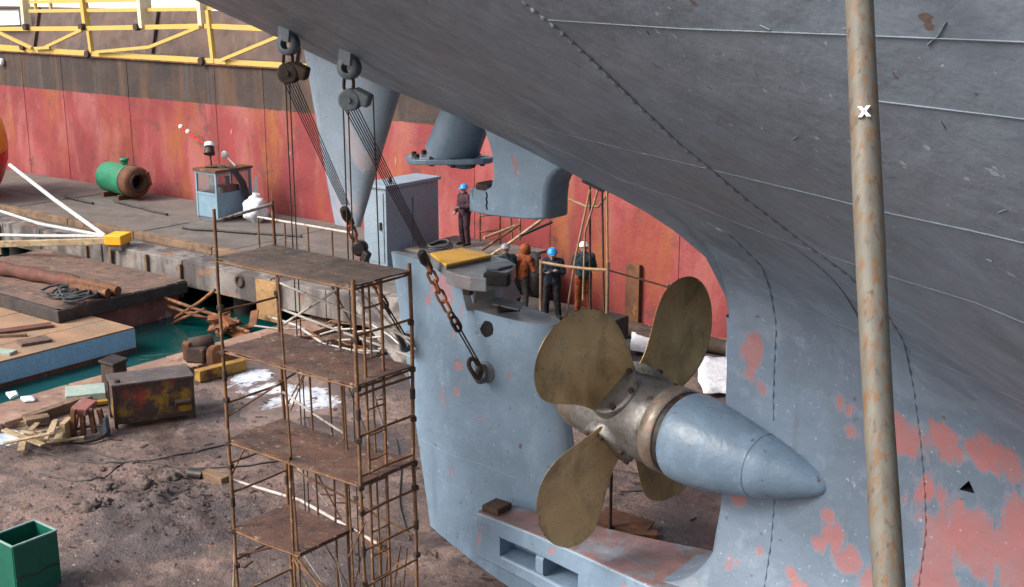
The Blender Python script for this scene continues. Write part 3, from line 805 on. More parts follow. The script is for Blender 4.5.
# coupling head on top: a column on the ledge and a flat palm box
colm = MB()
cp0 = [P(466, 311, Z=4.53), P(500, 308, Z=4.53), P(522, 296, Z=4.53), P(500, 285, Z=4.53)]
cp1 = [P(458, 276, Z=5.02), P(488, 274, Z=5.02), P(506, 268, Z=5.02), P(490, 262, Z=5.02)]
colm.add(cp0 + cp1, [(0, 1, 5, 4), (1, 2, 6, 5), (2, 3, 7, 6), (3, 0, 4, 7), (4, 5, 6, 7)])
colm.build('coupling_column', M['deckgrey'], rud, bevel=.02, fixn=True)
top_px = [(446, 270), (456, 274), (470, 277), (486, 278), (500, 275), (512, 270), (516, 264), (508, 259), (494, 256), (470, 258)]
bx = MB().prism(poly_px(top_px, 5.20), (0, 0, -.20)).build('coupling_box', M['deckgrey'], rud, bevel=.015, fixn=True)
MB().prism(poly_px([(484, 266), (512, 263), (513, 267), (498, 271), (486, 271)], 5.203), (0, 0, .035)).build('palm_pad', M['steel_grey'], bx, bevel=.01, fixn=True)
# black block standing in for a shaded recess in the box front
a = P(484, 281, Y=13.05)
MB().box(P(497, 279, Y=13.12), (.36, .16, .17), (0, .02, .35)).build('black_recess_block', M['hole'], bx, bevel=.02)
MB().box(P(468, 290, Y=13.28), (.13, .10, .14), (0, .05, .2)).build('lug_box', M['blk_steel'], bx, bevel=.015)
ypts = [P(430, 255, Z=5.24), P(446, 267, Z=5.24), P(492, 257, Z=5.24), P(462, 250, Z=5.24)]
MB().prism(ypts, (0, 0, .035)).build('yellow_plate', M['yellow_plate'], rud, bevel=.008, fixn=True)
MB().prism([p_ + V((0, 0, -.001)) for p_ in [ypts[0] * .98 + ypts[2] * .02, ypts[1] * .98 + ypts[3] * .02, ypts[2] * .98 + ypts[0] * .02, ypts[3] * .98 + ypts[1] * .02]], (0, 0, -.16)).build('plate_bed', M['deckgrey'], rud, fixn=True)
MB().tube([P(520, 307, Z=4.6) + V((0, -.02, 0)), P(498, 309, Z=4.6)], .06, 10).build('roller', M['blk_steel'], rud)
MB().box(P(508, 304, Z=4.66), (.42, .22, .035), (.2, .1, .3)).build('hatch_flap', M['deckgrey'], rud, bevel=.01)
# worn weld line across the blade and a black disc for the shade of a round opening
def near_face(x, y):
    for _ in range(1):
        Y = TC - .3
        for _ in range(8):
            p = P(x, y, Y=Y); a = interp(LEAD, p.z); b = lerp(-12.27, -13.0, (p.z - .6) / 4.47)
            c = max(0.001, min(1, (p.x - a) / (b - a))); Y = TC - foil(c) - .004
        return P(x, y, Y=Y)
hpt = near_face(487, 329)
hx = []
for k in range(10):
    a = 2 * math.pi * k / 10; q = near_face(487 + (6.2 + (k % 3) * .5) * math.cos(a), 329 + (8.0 + (k % 2) * .8) * math.sin(a)); hx.append(q)
MB().prism(hx, (.01, .03, 0)).build('black_opening_disc', M['hole'], rud)
for px in ([(421, 440), (450, 455), (480, 464), (510, 476), (540, 484)], [(424, 470), (448, 484), (470, 492)]):
    MB().tube([near_face(*q) for q in px], .007, 6).build('weld_seam', M['rudder'], rud)
lug1, lug2 = near_face(486, 372), near_face(411, 341)
for lg in (lug1, lug2):
    m = MB().lathe([(0, .17), (.03, .17), (.03, .0)], lg + V((0, .02, 0)), (0, -1, 0), 20)
    m.lathe([(-.03, .13), (-.02, .15), (.02, .15), (.03, .13), (.03, .075), (-.03, .075), (-.03, .13)], lg + V((0, -.12, .0)), (1, 0, .1), 20, False)
    m.build('lifting_lug', M['steel_grey'], rud)
# timber chocks the rudder stands on
ck = MB().box((-9.75, TC, .055), (.5, .9, .14)).build('timber_chock', M['timber'], None, o=(-9.75, TC, 0), bevel=.01); tag(ck, 'timber chock under the toe of the rudder', 'chock')

# ------------------------------------------------------------------ chain hoists
def link_mesh(L, W, r, n=14, k=7):
    m = MB(); pts = []
    h = (L - W) / 2
    for i in range(n):
        a = 2 * math.pi * i / n
        pts.append(V((W / 2 * math.cos(a), 0, W / 2 * math.sin(a) + (h if math.sin(a) > 0 else -h))))
    rings = []
    for i in range(n):
        t = (pts[(i + 1) % n] - pts[i - 1]).normalized(); x = V((0, 1, 0)); y = t.cross(x)
        rings.append([pts[i] + (x * math.cos(2 * math.pi * q / k) + y * math.sin(2 * math.pi * q / k)) * r for q in range(k)])
    rings.append(rings[0])
    m.grid(rings, True, True)
    return m
LINK = link_mesh(.20, .115, .021).mesh('chain_link'); LINK.materials.append(M['rust_orange'])
SHK = link_mesh(.30, .20, .034).mesh('shackle'); SHK.materials.append(M['rust_dark'])
def put_link(me, name, p, d, k, parent, sc_=1.):
    o = bpy.data.objects.new(name, me); C.objects.link(o); o.parent = parent
    q = V(d).to_track_quat('Z', 'X').to_matrix() @ Matrix.Rotation(math.pi / 2 * (k % 2) + .5, 3, 'Z')
    o.matrix_basis = Matrix.Translation(p - wloc(parent)) @ q.to_4x4() @ Matrix.Diagonal((sc_, sc_, sc_, 1))
    return o
def chain(a, b, parent, step=.165):
    d = b - a; n = max(1, round(d.length / step))
    for i in range(n): put_link(LINK, 'chain_link', a + d * (i + .5) / n, d, i, parent)
def block(c, d, parent, mat, r=.15):
    side = V((d.y, -d.x, 0)); side = side.normalized() if side.length > .05 else V((.8, .6, 0))
    m = MB(); m.lathe([(-.09, r * .8), (-.09, r), (-.05, r), (-.045, r * .82), (.045, r * .82), (.05, r), (.09, r), (.09, r * .8)], c, V((.45, -.9, 0)), 22)
    m.lathe([(-.12, .035), (.12, .035)], c, V((.45, -.9, 0)), 12)
    o = m.build('pulley_block', mat, parent)
    return o
def hoist(eye, bc, low, low_px_chain, lug, falls, label, mat):
    h = thing('chain_hoist', eye + V((0, 0, -.1)), label, 'hoist', 'hoists holding the rudder')
    put_link(SHK, 'shackle', eye + V((0, -.02, -.2)), V((0, 0, 1)), 0, h, .62)
    block(bc, low - bc, h, mat, .135)
    mb = MB().box(bc + V((.14, .05, .03)), (.24, .14, .17), (.2, .4, .3)); mb.build('block_cheek', mat, h, bevel=.03)
    sx = V((.79, .61, 0))
    for i in range(6):
        o = sx * (i - 2.5) * .034 + V((0, 0, -.10)); e = sx * (i - 2.5) * .022
        MB().tube([bc + o, low + e + V((0, 0, .14))], .0075, 6).build('wire_fall', M['wire'], h)
    m = MB().lathe([(-.16, .04), (-.12, .07), (.06, .08), (.14, .05)], low, (low - bc), 14); m.build('lower_block', M['blk_steel'], h)
    prev = low + (low - bc).normalized() * .12
    pts = [prev] + low_px_chain + [lug]
    for i, (a, b) in enumerate(zip(pts, pts[1:])):
        if i < len(pts) - 2 or len(pts) == 2: chain(a, b, h)
        else:
            for s_ in (-1, 1): MB().tube([a + sx * .025 * s_, b + sx * .02 * s_], .013, 6).build('wire_sling', M['rust_dark'], h)
            put_link(SHK, 'shackle', a, b - a, 1, h, .75)
    put_link(SHK, 'shackle', lug + V((0, -.13, .02)), (pts[-1] - pts[-2]), 1, h)
    put_link(SHK, 'shackle', prev, (prev - bc), 1, h, .85)
    for f in falls: MB().tube(f, .011, 6).build('hand_line', M['wire'], h)
    return h
def fall(x0, y0, x1, y1, Y, zend=None):
    a = P(x0, y0, Y=Y); b = P(x1, y1, Y=Y)
    return [a, b] if zend is None else [a, b, V((b.x + .02, Y, zend))]
bA = eyes['a'] + V((.02, -.02, -.36)); bB = eyes['b'] + V((.04, -.03, -.38))
hoist(eyes['b'], bB, P(424, 258, Y=13.0), [P(443, 301, Y=13.05), P(456, 324, Y=13.15)], lug1 + V((0, -.12, .1)),
      [fall(343, 100, 348, 250, 12.75, .06), fall(348, 100, 353, 250, 12.75, .06), fall(373, 95, 379, 255, 12.85, .06)],
      'wire and chain hoist from the right pad eye to the middle of the rudder', M['steel_grey'])
hoist(eyes['a'], bA, P(346, 214, Y=13.0), [P(357, 246, Y=13.1), P(386, 307, Y=13.25)], lug2 + V((0, -.12, .08)),
      [fall(285, 72, 293, 250, 12.8, .06), fall(289, 72, 297, 250, 12.8, .06)],
      'wire and chain hoist from the left pad eye to the rudder rear edge', M['rust_dark'])
hk = thing('snatch_block', P(361, 250, Y=13.02), 'black pulley block dangling on the rusty chain behind the scaffold', 'pulley')
MB().lathe([(-.07, .07), (-.07, .115), (.07, .115), (.07, .07)], P(360, 248, Y=13.02), (.5, -.85, 0), 18).build('sheave', M['blk_steel'], hk)
MB().box(P(366, 256, Y=13.02), (.12, .1, .16), (0, .5, 0)).build('cheek', M['blk_steel'], hk, bevel=.02)
# far-side hoist lines by the workers
h3 = thing('rope_falls', P(600, 312, Z=1.25), 'vertical ropes hanging behind the propeller beside the white helmeted worker', 'ropes')
for q, m_ in (([(590, 186), (590, 310)], 'wire'), ([(602, 183), (604, 312)], 'wire'), ([(607, 184), (608, 312)], 'rope_tan'), ([(590, 190), (575, 260), (566, 318)], 'rope_tan'), ([(598, 190), (585, 232), (583, 300)], 'rope_tan')):
    n = len(q)
    MB().tube([P(x, y_, Y=lerp(13.7, 23.9, i / (n - 1))) if n > 2 else P(x, y_, Y=23.9) for i, (x, y_) in enumerate(q)] if n == 2 else [P(x, y_, Y=Y) for (x, y_), Y in zip(q, (23.7, 23.8, 23.9))], .026, 6).build('rope', M[m_], h3)
MB().tube([P(x, y_, Y=24.1) for x, y_ in ((556, 190), (566, 198), (585, 206), (598, 207), (606, 196), (612, 184))], .03, 6).build('rope', M['rope_tan'], h3)

# ------------------------------------------------------------------ red barge hull beyond
HY = 29.25
barge = thing('red_barge', (-30, HY, -.4), 'long red hull with black band and yellow deck rails beyond the quay', 'barge')
MB().box((-33, HY + 5.1, 2.9), (66, 10, 6.6)).build('hull_core', M['barge'], barge)
x = -66.0
k = 0
while x < -.5:
    w = (5.2, 2.6, 3.4, 6.1, 2.9, 4.4)[k % 6]
    rows = []
    for i in range(7):
        zz = lerp(-.38, 6.24, i / 6)
        rows.append([V((x + w * j / 6, HY + .07 + .035 * math.sin(math.pi * j / 6) * (.4 + random.random() * .6), zz)) for j in range(7)])
    m = MB().grid(rows); m.build('hull_plate', M['barge'], barge)
    MB().box((x + w, HY + .068, 2.93), (.022, .028, 6.58)).build('weld_seam', M['rust' if k % 4 == 2 else 'barge'], barge)
    x += w; k += 1
MB().box((-33, HY + .1, 6.255), (66, .26, .05)).build('deck_edge', M['rust'], barge)
# vertical rusty fender strip low on the hull
MB().box(P(633, 293, Y=HY - .0) + V((0, 0, 0)), (.45, .12, 1.7)).build('hull_doubler', M['rust'], barge)
# deck, coaming, deckhouse
MB().box((-45, 32.8, 7.05), (62, .25, 1.9), (-.25, 0, 0)).build('hatch_coaming', M['brown_wall'], barge)
for i in range(6): MB().box((-70 + i * 8.7, 32.62, 7.1), (.08, .16, 1.8), (-.25, 0, 0)).build('coaming_stay', M['brown_wall'], barge)
dh = MB().box((-62, 42, 9.0), (70, 4, 6)).build('deckhouse', M['white'], barge)
for i in range(8): MB().box((-80 + i * 6.1, 39.93, 8.55), (4.2, .1, .28)).build('red_stripe', M['red'], dh)
YP = HY + .12
def yl(a, b, w=.2, Y=YP, name='rail', mat='yellow', h=None): MB().bar(P(*a, Y=Y), P(*b, Y=Y), w, h).build(name, M[mat], barge)
yl((-40, 44.5), (92, 54), .22, name='lower_chord'); yl((92.5, 54), (320, 68), .22, name='lower_chord')
yl((-40, 29), (82, 28.5), .17, Y=YP + .02, name='upper_chord'); yl((83, 28.3), (205, 26), .17, Y=YP + .02, name='upper_chord'); yl((206, 26), (300, 30), .17, Y=YP + .02, name='upper_chord')
for a, b in (((0, 33), (32, 48)), ((44, 48), (82, 30)), ((96, 52), (150, 47)), ((150, 47), (200, 27)), ((222, 60), (285, 34)), ((35, 48.3), (50, 47.5))): yl(a, b, .115, Y=YP - .2, name='brace')
for a, b in (((89, 31), (92, 53)), ((208, 10), (214, 63))): yl(a, b, .16, Y=YP - .05, name='stanchion')
for a, w in ((26, .34), (84, .26), (145, .52), (204, .45)):
    yl((a - 3, -18), (a + (1 if w > .3 else 3), 28), w, Y=YP + .1, name='post', mat='cream' if w > .3 else 'yellow', h=.2)
for y_, x0_, x1_ in ((11, 30, 205), (2, 30, 140), (8, 207, 260)): yl((x0_, y_), (x1_, y_ - 2), .13, Y=YP + .15, name='handrail')
yl((34, -15), (36, 12), .1, Y=YP + .2, name='stanchion'); yl((50, -15), (51, 12), .1, Y=YP + .2, name='stanchion')
for x_, y_ in ((26, 27), (82, 27), (137, 27), (202, 61), (88, 54), (23, 47)):
    MB().lathe([(-.1, .14), (.1, .14)], P(x_, y_, Y=YP - .14), (0, -1, 0), 10).build('bolt_plate', M['rust_dark'], barge)
wp = MB().bar(P(-30, 18, Y=HY + 3), P(20, 16.5, Y=HY + 3), .1, .75).build('white_panel', M['white'], barge)
MB().bar(P(-30, 8.5, Y=HY + 2.9), P(21, 8, Y=HY + 2.9), .1, .09).build('panel_edge', M['blk_steel'], wp)
MB().lathe([(0, .16), (.1, .16), (.13, .1)], P(2, 62, Y=HY + .02), (0, -1, 0), 14).build('hull_fitting', M['white'], barge)

# ------------------------------------------------------------------ quay
QY, QZ, QX1 = 22.35, 1.2, -15.7
quay = thing('quay', (-30, 25, -.4), 'weathered concrete quay with stained edge beam below the red hull', 'quay')
# deck in cast slabs with open joints
x = -75.0
while x < QX1 - .1:
    L = min(random.uniform(3.6, 4.6), QX1 - x)
    for (a, b) in ((23.3, 26.1), (26.1, 29.05)) if x < -23.5 else ((23.3, 25.1),):
        MB().box((x + L / 2, (a + b) / 2, QZ - .30 + random.uniform(-.012, .012)), (L - .03, b - a - .03, .6)).build('deck_slab', M['concrete_deck' if x < -23.5 else 'raft_side'], quay, bevel=.015)
    x += L
MB().box((-48, 25.7, .70), (50, 6.6, .36)).build('slab_core', M['concrete'], quay)
x = -62.0
while x < -16.2:
    L = random.uniform(1.5, 2.3); L = min(L, QX1 - x)
    if x > -20.5: break
    MB().box((x + L / 2, QY + .45 + random.uniform(-.02, .02), QZ - .42 + random.uniform(-.02, .01)), (L - .025, .92, .78)).build('edge_block', M['concrete'], quay, bevel=.025)
    x += L
x = -70
while x < -27.5:
    L = random.uniform(3, 5)
    MB().box((x + L / 2, 23.42, QZ + .11), (L - .04, .26, .24), (0, random.uniform(-.006, .006), random.uniform(-.006, .006))).build('kerb_timber', M['timber'], quay, bevel=.02)
    x += L
for x in range(-60, -16, 4):
    MB().lathe([(0, .32), (2.2, .32)], (x, 23.3, -1.6), (0, 0, 1), 14).build('pile', M['raft_side'], quay)
    MB().lathe([(0, .32), (2.2, .32)], (x, 27.3 if x < -22 else 24.6, -1.6), (0, 0, 1), 14).build('pile', M['raft_side'], quay)
for x in (-39.4, -34.3, -33.0, -31.2, -29.6): MB().box((x, QY - .06, .55), (.10, .08, .8 + random.random() * .5), (.05, .05, 0)).build('fender_strip', M['timber'], quay)
MB().box((-25.75, QY - .06, .55), (.85, .16, 1.15)).build('fender_board', weathered('fender_wood', (.42, .25, .11), (.3, .17, .08), 3, dark=(.14, .1, .07), rough=.8), quay, bevel=.02)
ringq = P(240, 281, Y=QY - .03)
MB().lathe([(0, .2), (.05, .18), (.05, .12), (0, .1)], ringq, (0, -1, 0), 16, False).build('mooring_ring', M['rust_dark'], quay)

# leaning concrete slab at the quay foot
ls = thing('concrete_ramp_slab', (-20.6, 20.6, 0), 'tilted grey concrete slab leaning on the quay behind the scaffold', 'slab')
MB().prism([(-22.3, 22.1, 1.0), (-19.0, 20.6, .02), (-18.3, 21.2, .02), (-20.4, 22.25, 1.25)], (-.1, .12, .22)).build('slab_body', M['concrete'], ls, bevel=.03, fixn=True)

# loose pale and rusty rods dumped at the quay foot
rods = thing('rod_pile', (-21.8, 20.9, 0), 'tangle of pale and rusty rods dumped behind the scaffold below the quay', 'rods')
r8 = random.Random(17)
for k in range(22):
    c_ = V((r8.uniform(-23.6, -20.2), r8.uniform(20.2, 21.9), r8.uniform(.08, .75))); a_ = r8.uniform(-.5, .9); L_ = r8.uniform(.6, 1.7); ti = r8.uniform(-.35, .35)
    d_ = V((math.cos(a_), math.sin(a_) * .7, ti)) * L_ / 2
    MB().tube([c_ - d_, c_ + V((0, r8.uniform(-.1, .1), r8.uniform(-.05, .12))), c_ + d_], r8.uniform(.018, .035), 6).build('rod', M[r8.choice(('scaf_pale', 'scaf_pale', 'rust', 'scaf_pipe', 'rust_dark'))], rods)
for k in range(9):
    c_ = V((r8.uniform(-23.5, -19.4), r8.uniform(20.4, 21.8), .1)); MB().box(c_, (r8.uniform(.3, .9), r8.uniform(.2, .5), r8.uniform(.08, .3)), (r8.uniform(-.3, .3), r8.uniform(-.3, .3), r8.uniform(0, 3))).build('scrap_block', M[r8.choice(('rust_dark', 'blk_steel', 'raft_side', 'concrete'))], rods, bevel=.015)

# low pipe railing along the quay
rl = thing('quay_railing', P(300, 245, Z=QZ), 'low pale pipe railing on the quay behind the scaffold', 'railing')
A, B = P(258, 217, Y=24.4), P(352, 233, Y=23.8)
MB().tube([A, B], .035, 8).build('top_rail', M['scaf_pale'], rl)
for t in (.0, .3, .55, .8, 1.0):
    q = A.lerp(B, t); MB().tube([q, V((q.x, q.y, QZ - .02))], .028, 8).build('post', M['scaf_pipe'], rl)

# ------------------------------------------------------------------ control cabin on the quay
cb = V((-33.16, 26.67, QZ))
cab = thing('control_cabin', cb + V((-.55, .75, 0)), 'small pale blue control cabin with windows and rusty roof on the quay', 'cabin')
W_, D_, H_ = 1.1, 1.55, 1.78
def cbx(x0, x1, y0, y1, z0, z1, name, mat, par=cab, bv=.008): return MB().box((cb.x - (x0 + x1) / 2, cb.y + (y0 + y1) / 2, cb.z + (z0 + z1) / 2), (abs(x1 - x0), abs(y1 - y0), abs(z1 - z0))).build(name, M[mat], par, bevel=bv)
for y_ in (.15, D_ - .15): cbx(0, W_, y_ - .1, y_ + .1, 0, .12, 'skid', 'steel_grey')
cbx(.03, W_ - .03, .03, D_ - .03, .12, .16, 'cabin_floor', 'steel_grey')
cbx(.04, W_ - .04, .02, .06, .14, .92, 'lower_panel', 'cabin'); cbx(.04, W_ - .04, D_ - .06, D_ - .02, .14, .92, 'lower_panel', 'cabin')
cbx(.02, .06, .04, D_ - .04, .14, .92, 'lower_panel', 'cabin'); cbx(W_ - .06, W_ - .02, .04, D_ - .04, .14, .92, 'lower_panel', 'cabin')
for x_ in (0, W_ - .08):
    for y_ in (0, D_ - .08): cbx(x_, x_ + .08, y_, y_ + .08, .12, H_ - .05, 'corner_post', 'cabin')
for z_ in (.90, H_ - .16):
    cbx(.07, W_ - .07, .005, .07, z_, z_ + .08, 'window_rail', 'cabin'); cbx(.005, .07, .07, D_ - .07, z_, z_ + .08, 'window_rail', 'cabin')
    cbx(.07, W_ - .07, D_ - .07, D_ - .005, z_, z_ + .08, 'window_rail', 'cabin'); cbx(W_ - .07, W_ - .005, .07, D_ - .07, z_, z_ + .08, 'window_rail', 'cabin')
cbx(-.05, W_ + .05, -.05, D_ + .05, H_ - .08, H_, 'roof', 'rust')
cbx(.08, W_ - .08, .03, .04, .98, H_ - .16, 'pane', 'glass', bv=0); cbx(.03, .04, .08, D_ - .08, .98, H_ - .16, 'pane', 'glass', bv=0)
cbx(.25, .8, .35, 1.2, .16, 1.15, 'control_desk', 'cabin_in'); cbx(.5, .55, .8, 1.0, 1.15, 1.45, 'notice_sheet', 'white', bv=0); cbx(.45, .7, .25, .28, 1.2, 1.5, 'notice_sheet', 'white', bv=0)
# floodlight on the cabin roof
ft = cb + V((-.62, .35, H_))
fld = thing('floodlight', ft, 'black and white floodlight on the cabin roof', 'floodlight')
MB().tube([ft, ft + V((-.03, 0, .42))], .03, 8).build('stem', M['rust_dark'], fld)
MB().lathe([(-.22, .05), (-.18, .13), (.1, .18), (.16, .19)], ft + V((-.05, 0, .62)), (.25, -.3, -.75), 18).build('lamp_body', M['blk_steel'], fld)
MB().lathe([(-.05, .185), (.08, .17), (.13, .08)], ft + V((-.09, .04, .76)), (-.25, .3, .75), 18).build('lamp_cap', M['white'], fld)
MB().tube([ft + V((-.2, -.1, .03)), ft + V((.2, .1, .06)), ft + V((.45, .25, .04))], .05, 8).build('bracket', M['blk_steel'], fld)
ff = tag(MB().lathe([(-.13, .04), (-.08, .12), (.05, .13), (.12, .05)], ft + V((.12, .5, .42)), (0, .2, 1), 14).tube([ft + V((.12, .5, .40)), ft + V((.5, .62, .05))], .03, 6).build('float_marker', M['white'], None, o=ft + V((.4, .6, 0))), 'small white float on a stick on the cabin roof', 'float')
bunt = thing('buoy_line', P(198, 152, Y=27.2), 'thin red line with small white floats rising above the cabin', 'line')
a, b = ft + V((-.1, 0, .75)), P(177, 124, Y=28.9)
MB().tube([a, a.lerp(b, .5) + V((0, 0, -.05)), b], .032, 6).build('line', M['red'], bunt)
for t in (.62, .86): MB().lathe([(-.09, .03), (-.05, .09), (.05, .09), (.09, .03)], a.lerp(b, t), b - a, 10).build('float', M['white'], bunt)
hc_ = thing('cable_bundle', cb + V((.06, 1.0, .5)), 'dark cable bundle hanging down the cabin side', 'cables')
for k in range(5):
    MB().tube([cb + V((-.4, .45 + k * .03, H_ + .03)), cb + V((.06, .62 + k * .05, H_ - .02)), cb + V((.09, .95 + k * .06, 1.25)), cb + V((.10, 1.12 + k * .05, .7)), cb + V((.12, 1.15 + k * .03, .05))], .03, 6).build('cable', M['rope_black'], hc_)
# white sack beside the cabin
def blob(c, r, sc_=(1, 1, 1), amp=.25, f=2.2, n=20, m_=14, seed=0):
    rows = []
    for i in range(m_ + 1):
        th = math.pi * i / m_; rg = []
        for k in range(n):
            a = 2 * math.pi * k / n
            d = V((math.sin(th) * math.cos(a), math.sin(th) * math.sin(a), math.cos(th)))
            k_ = 1 + amp * mnoise.fractal(d * f + V((seed, seed * 2, 0)), 1, 2, 3)
            rg.append(V(c) + V((d.x * sc_[0], d.y * sc_[1], d.z * sc_[2])) * r * k_)
        rows.append(rg)
    return MB().grid(rows, True, True)
sp_ = P(256, 222, Z=QZ)
o = blob(sp_ + V((0, 0, .42)), .44, (1.0, .9, 1.0), .3, 1.8, seed=3).tube([sp_ + V((0, 0, .78)), sp_ + V((.05, .05, .98))], [.09, .14], 8).build('white_sack', M['white_sheet'], None, o=sp_)
tag(o, 'crumpled white sack standing beside the blue cabin', 'sack')
o = MB().add([cb + V((.1, D_ - .1, .9)), cb + V((.12, D_ + .15, .8)), cb + V((.1, D_ + .2, 1.35)), cb + V((.08, D_ + .12, 1.45)), cb + V((.04, D_ + .02, 1.0))], [(0, 1, 2, 3, 4)]).build('white_rag', M['white'], None, o=cb + V((.1, D_, .8)))
sm = o.modifiers.new('thick', 'SOLIDIFY'); sm.thickness = .03
tag(o, 'white rag hanging on the right corner of the cabin', 'rag')
for k, (x0_, y0_, x1_, y1_, n_) in enumerate(((180, 228, 300, 236, 'pipe'), (110, 200, 165, 214, 'pipe'), (62, 196, 92, 203, 'pipe'))):
    a, b = P(x0_, y0_, Z=QZ + .05), P(x1_, y1_, Z=QZ + .05)
    lab = ['dark hose lying on the quay in front of the cabin', 'dark hose lying on the quay in front of the green tank', 'short dark hose lying on the quay left of the green tank'][k]
    pts = [a.lerp(b, t / 12) + V((.12 * math.sin(t * 1.1 + k), .1 * math.cos(t * 1.7), 0)) for t in range(13)]
    tag(MB().tube(smooth(pts, 2), .045, 7).build('hose', M['cable'], None, o=a), lab, 'hose')

# ------------------------------------------------------------------ green tank
tc = P(119, 199, Z=QZ) + V((-.15, .40, .68))
tank = thing('steel_tank', V((tc.x, tc.y, QZ)), 'green cylindrical steel tank with rusty open end on the quay', 'tank')
tax = V((1, -.10, 0)).normalized()
MB().lathe([(-1.32, .10), (-1.30, .40), (-1.22, .53), (-1.10, .58), (.42, .58), (.43, .60), (.50, .60), (.51, .58)], tc, tax, 36).build('shell', M['green_tank'], tank)
MB().lathe([(.50, .57), (.85, .58), (.95, .56), (1.03, .48), (1.05, .36), (1.05, .30), (.6, .28)], tc, tax, 36, False).build('rusty_end', M['rust'], tank)
MB().lathe([(.6, .29), (.605, .0)], tc, tax, 24, False).build('dark_bore', M['hole'], tank)
MB().lathe([(1.05, .28), (1.05, .37), (1.10, .37), (1.10, .28), (1.05, .28)], tc, tax, 28, False).build('end_flange', M['rust_dark'], tank)
for d in (-.75, .35): MB().box(tc + tax * d + V((0, -.1, -.62)), (.10, .9, .24)).build('foot', M['rust'], tank, bevel=.02)
MB().lathe([(.6, .13), (.72, .13), (.73, .18), (.80, .18), (.82, .08)], tc + tax * .1, (0, 0, 1), 16).build('valve', M['green_tank'], tank)
MB().box(tc + tax * 1.12 + V((0, .42, .10)), (.04, .12, .55), (.3, .1, 0)).build('hinge_plate', M['rust'], tank)

# ------------------------------------------------------------------ blue cabinet on the quay
kx, ky = -23.75, 25.0
kab = thing('equipment_cabinet', (kx - .45, ky + 1.1, QZ), 'tall blue grey steel cabinet on the quay behind the rudder', 'cabinet')
MB().box((kx - .44, ky + 1.12, QZ + 1.16), (.88, 2.24, 2.32)).build('body', M['cabinet'], kab, bevel=.015)
MB().box((kx - .44, ky + 1.12, QZ + 2.37), (1.0, 2.36, .10)).build('lid', M['cabinet'], kab, bevel=.015)
MB().box((kx - .44, ky - .012, QZ + 1.2), (.70, .03, 2.0)).build('door', M['cabinet'], kab, bevel=.008)
MB().box((kx - .18, ky - .05, QZ + 1.25), (.05, .06, .22)).build('door_handle', M['blk_steel'], kab)
MB().box((kx + .012, ky + 1.1, QZ + 1.3), (.03, .05, 1.3)).build('seam_strip', M['steel_grey'], kab)
MB().tube([(kx - .2, ky + .4, QZ + 2.42), (kx - .2, ky + .4, QZ + 2.6)], .05, 8).build('lifting_eye', M['rust_dark'], kab)

# staging for the man by the red hull
sg = thing('staging_platform', (-22.2, 26.7, QZ), 'grey staging platform on the quay beside the cabinet', 'platform')
for k in range(5): MB().box((-21.9, 25.75 + k * .46, 1.74), (3.4, .44, .09), (0, random.uniform(-.006, .006), 0)).build('board', M['concrete_deck'], sg, bevel=.01)
for x in (-23.3, -20.5):
    for y_ in (25.7, 27.5): MB().box((x, y_, .85), (.14, .14, 1.7)).build('leg', M['timber'], sg)
hl = thing('hose_coil', (-22.0, 25.9, 1.79), 'coil of grey hose on the staging beside the cabinet', 'hose')
for k in range(3):
    MB().tube([V((-22.6 + (.36 - .05 * k) * math.cos(a), 25.9 + (.42 - .05 * k) * math.sin(a), 1.83 + .05 * k + .1 * max(0, math.sin(a)))) for a in [2 * math.pi * q / 22 for q in range(23)]], .03, 7).build('hose_turn', M['hosegrey'], hl)
# rusty trestle and loose pipes by the red hull
tr = thing('pipe_trestle', (-20.5, 27.4, QZ), 'rusty pipe trestle and braces in front of the red hull', 'trestle')
for a, b in (((480, 195), (480, 246)), ((500, 195), (500, 246)), ((480, 216), (500, 214)), ((480, 232), (500, 230)), ((520, 215), (520, 240)), ((510, 200), (512, 240))):
    MB().tube([P(*a, Y=27.6), P(*b, Y=27.6)], .03, 6).build('pipe', M['scaf_pipe'], tr)
for a, b, m_ in (((482, 250), (520, 224), 'scaf_pipe'), ((490, 256), (540, 222), 'timber_pale'), ((500, 250), (552, 212), 'timber_pale'), ((484, 238), (515, 226), 'timber_pale'), ((520, 236), (552, 222), 'cable')):
    MB().tube([P(*a, Y=26.3), P(*b, Y=27.4)], .04, 6).build('brace', M[m_], tr)

# ------------------------------------------------------------------ handrail rope by the workers
hr = thing('rope_handrail', P(607, 312, Z=QZ), 'tan rope handrail strung in front of the workers', 'handrail')
MB().tube(smooth([P(540, 262, Y=23.3), P(565, 268, Y=23.3), P(590, 271, Y=23.3), P(608, 270, Y=23.4)]), .035, 8).build('rail', M['rope_tan'], hr)
MB().tube([P(608, 270, Y=23.4), P(640, 279, Y=24.5), P(668, 287, Y=25.5)], .022, 8).build('rail', M['rope_tan'], hr)
MB().tube([P(608, 262, Y=23.4), V((P(608, 262, Y=23.4).x, 23.4, QZ - .02))], .04, 8).build('post', M['timber'], hr)
MB().tube([P(668, 284, Y=25.5), V((P(668, 287, Y=25.5).x, 25.5, 0))], .04, 8).build('post', M['timber'], hr)
MB().tube([P(541, 260, Y=23.3), V((P(541, 262, Y=23.3).x, 23.3, QZ - .02))], .04, 8).build('post', M['timber'], hr)

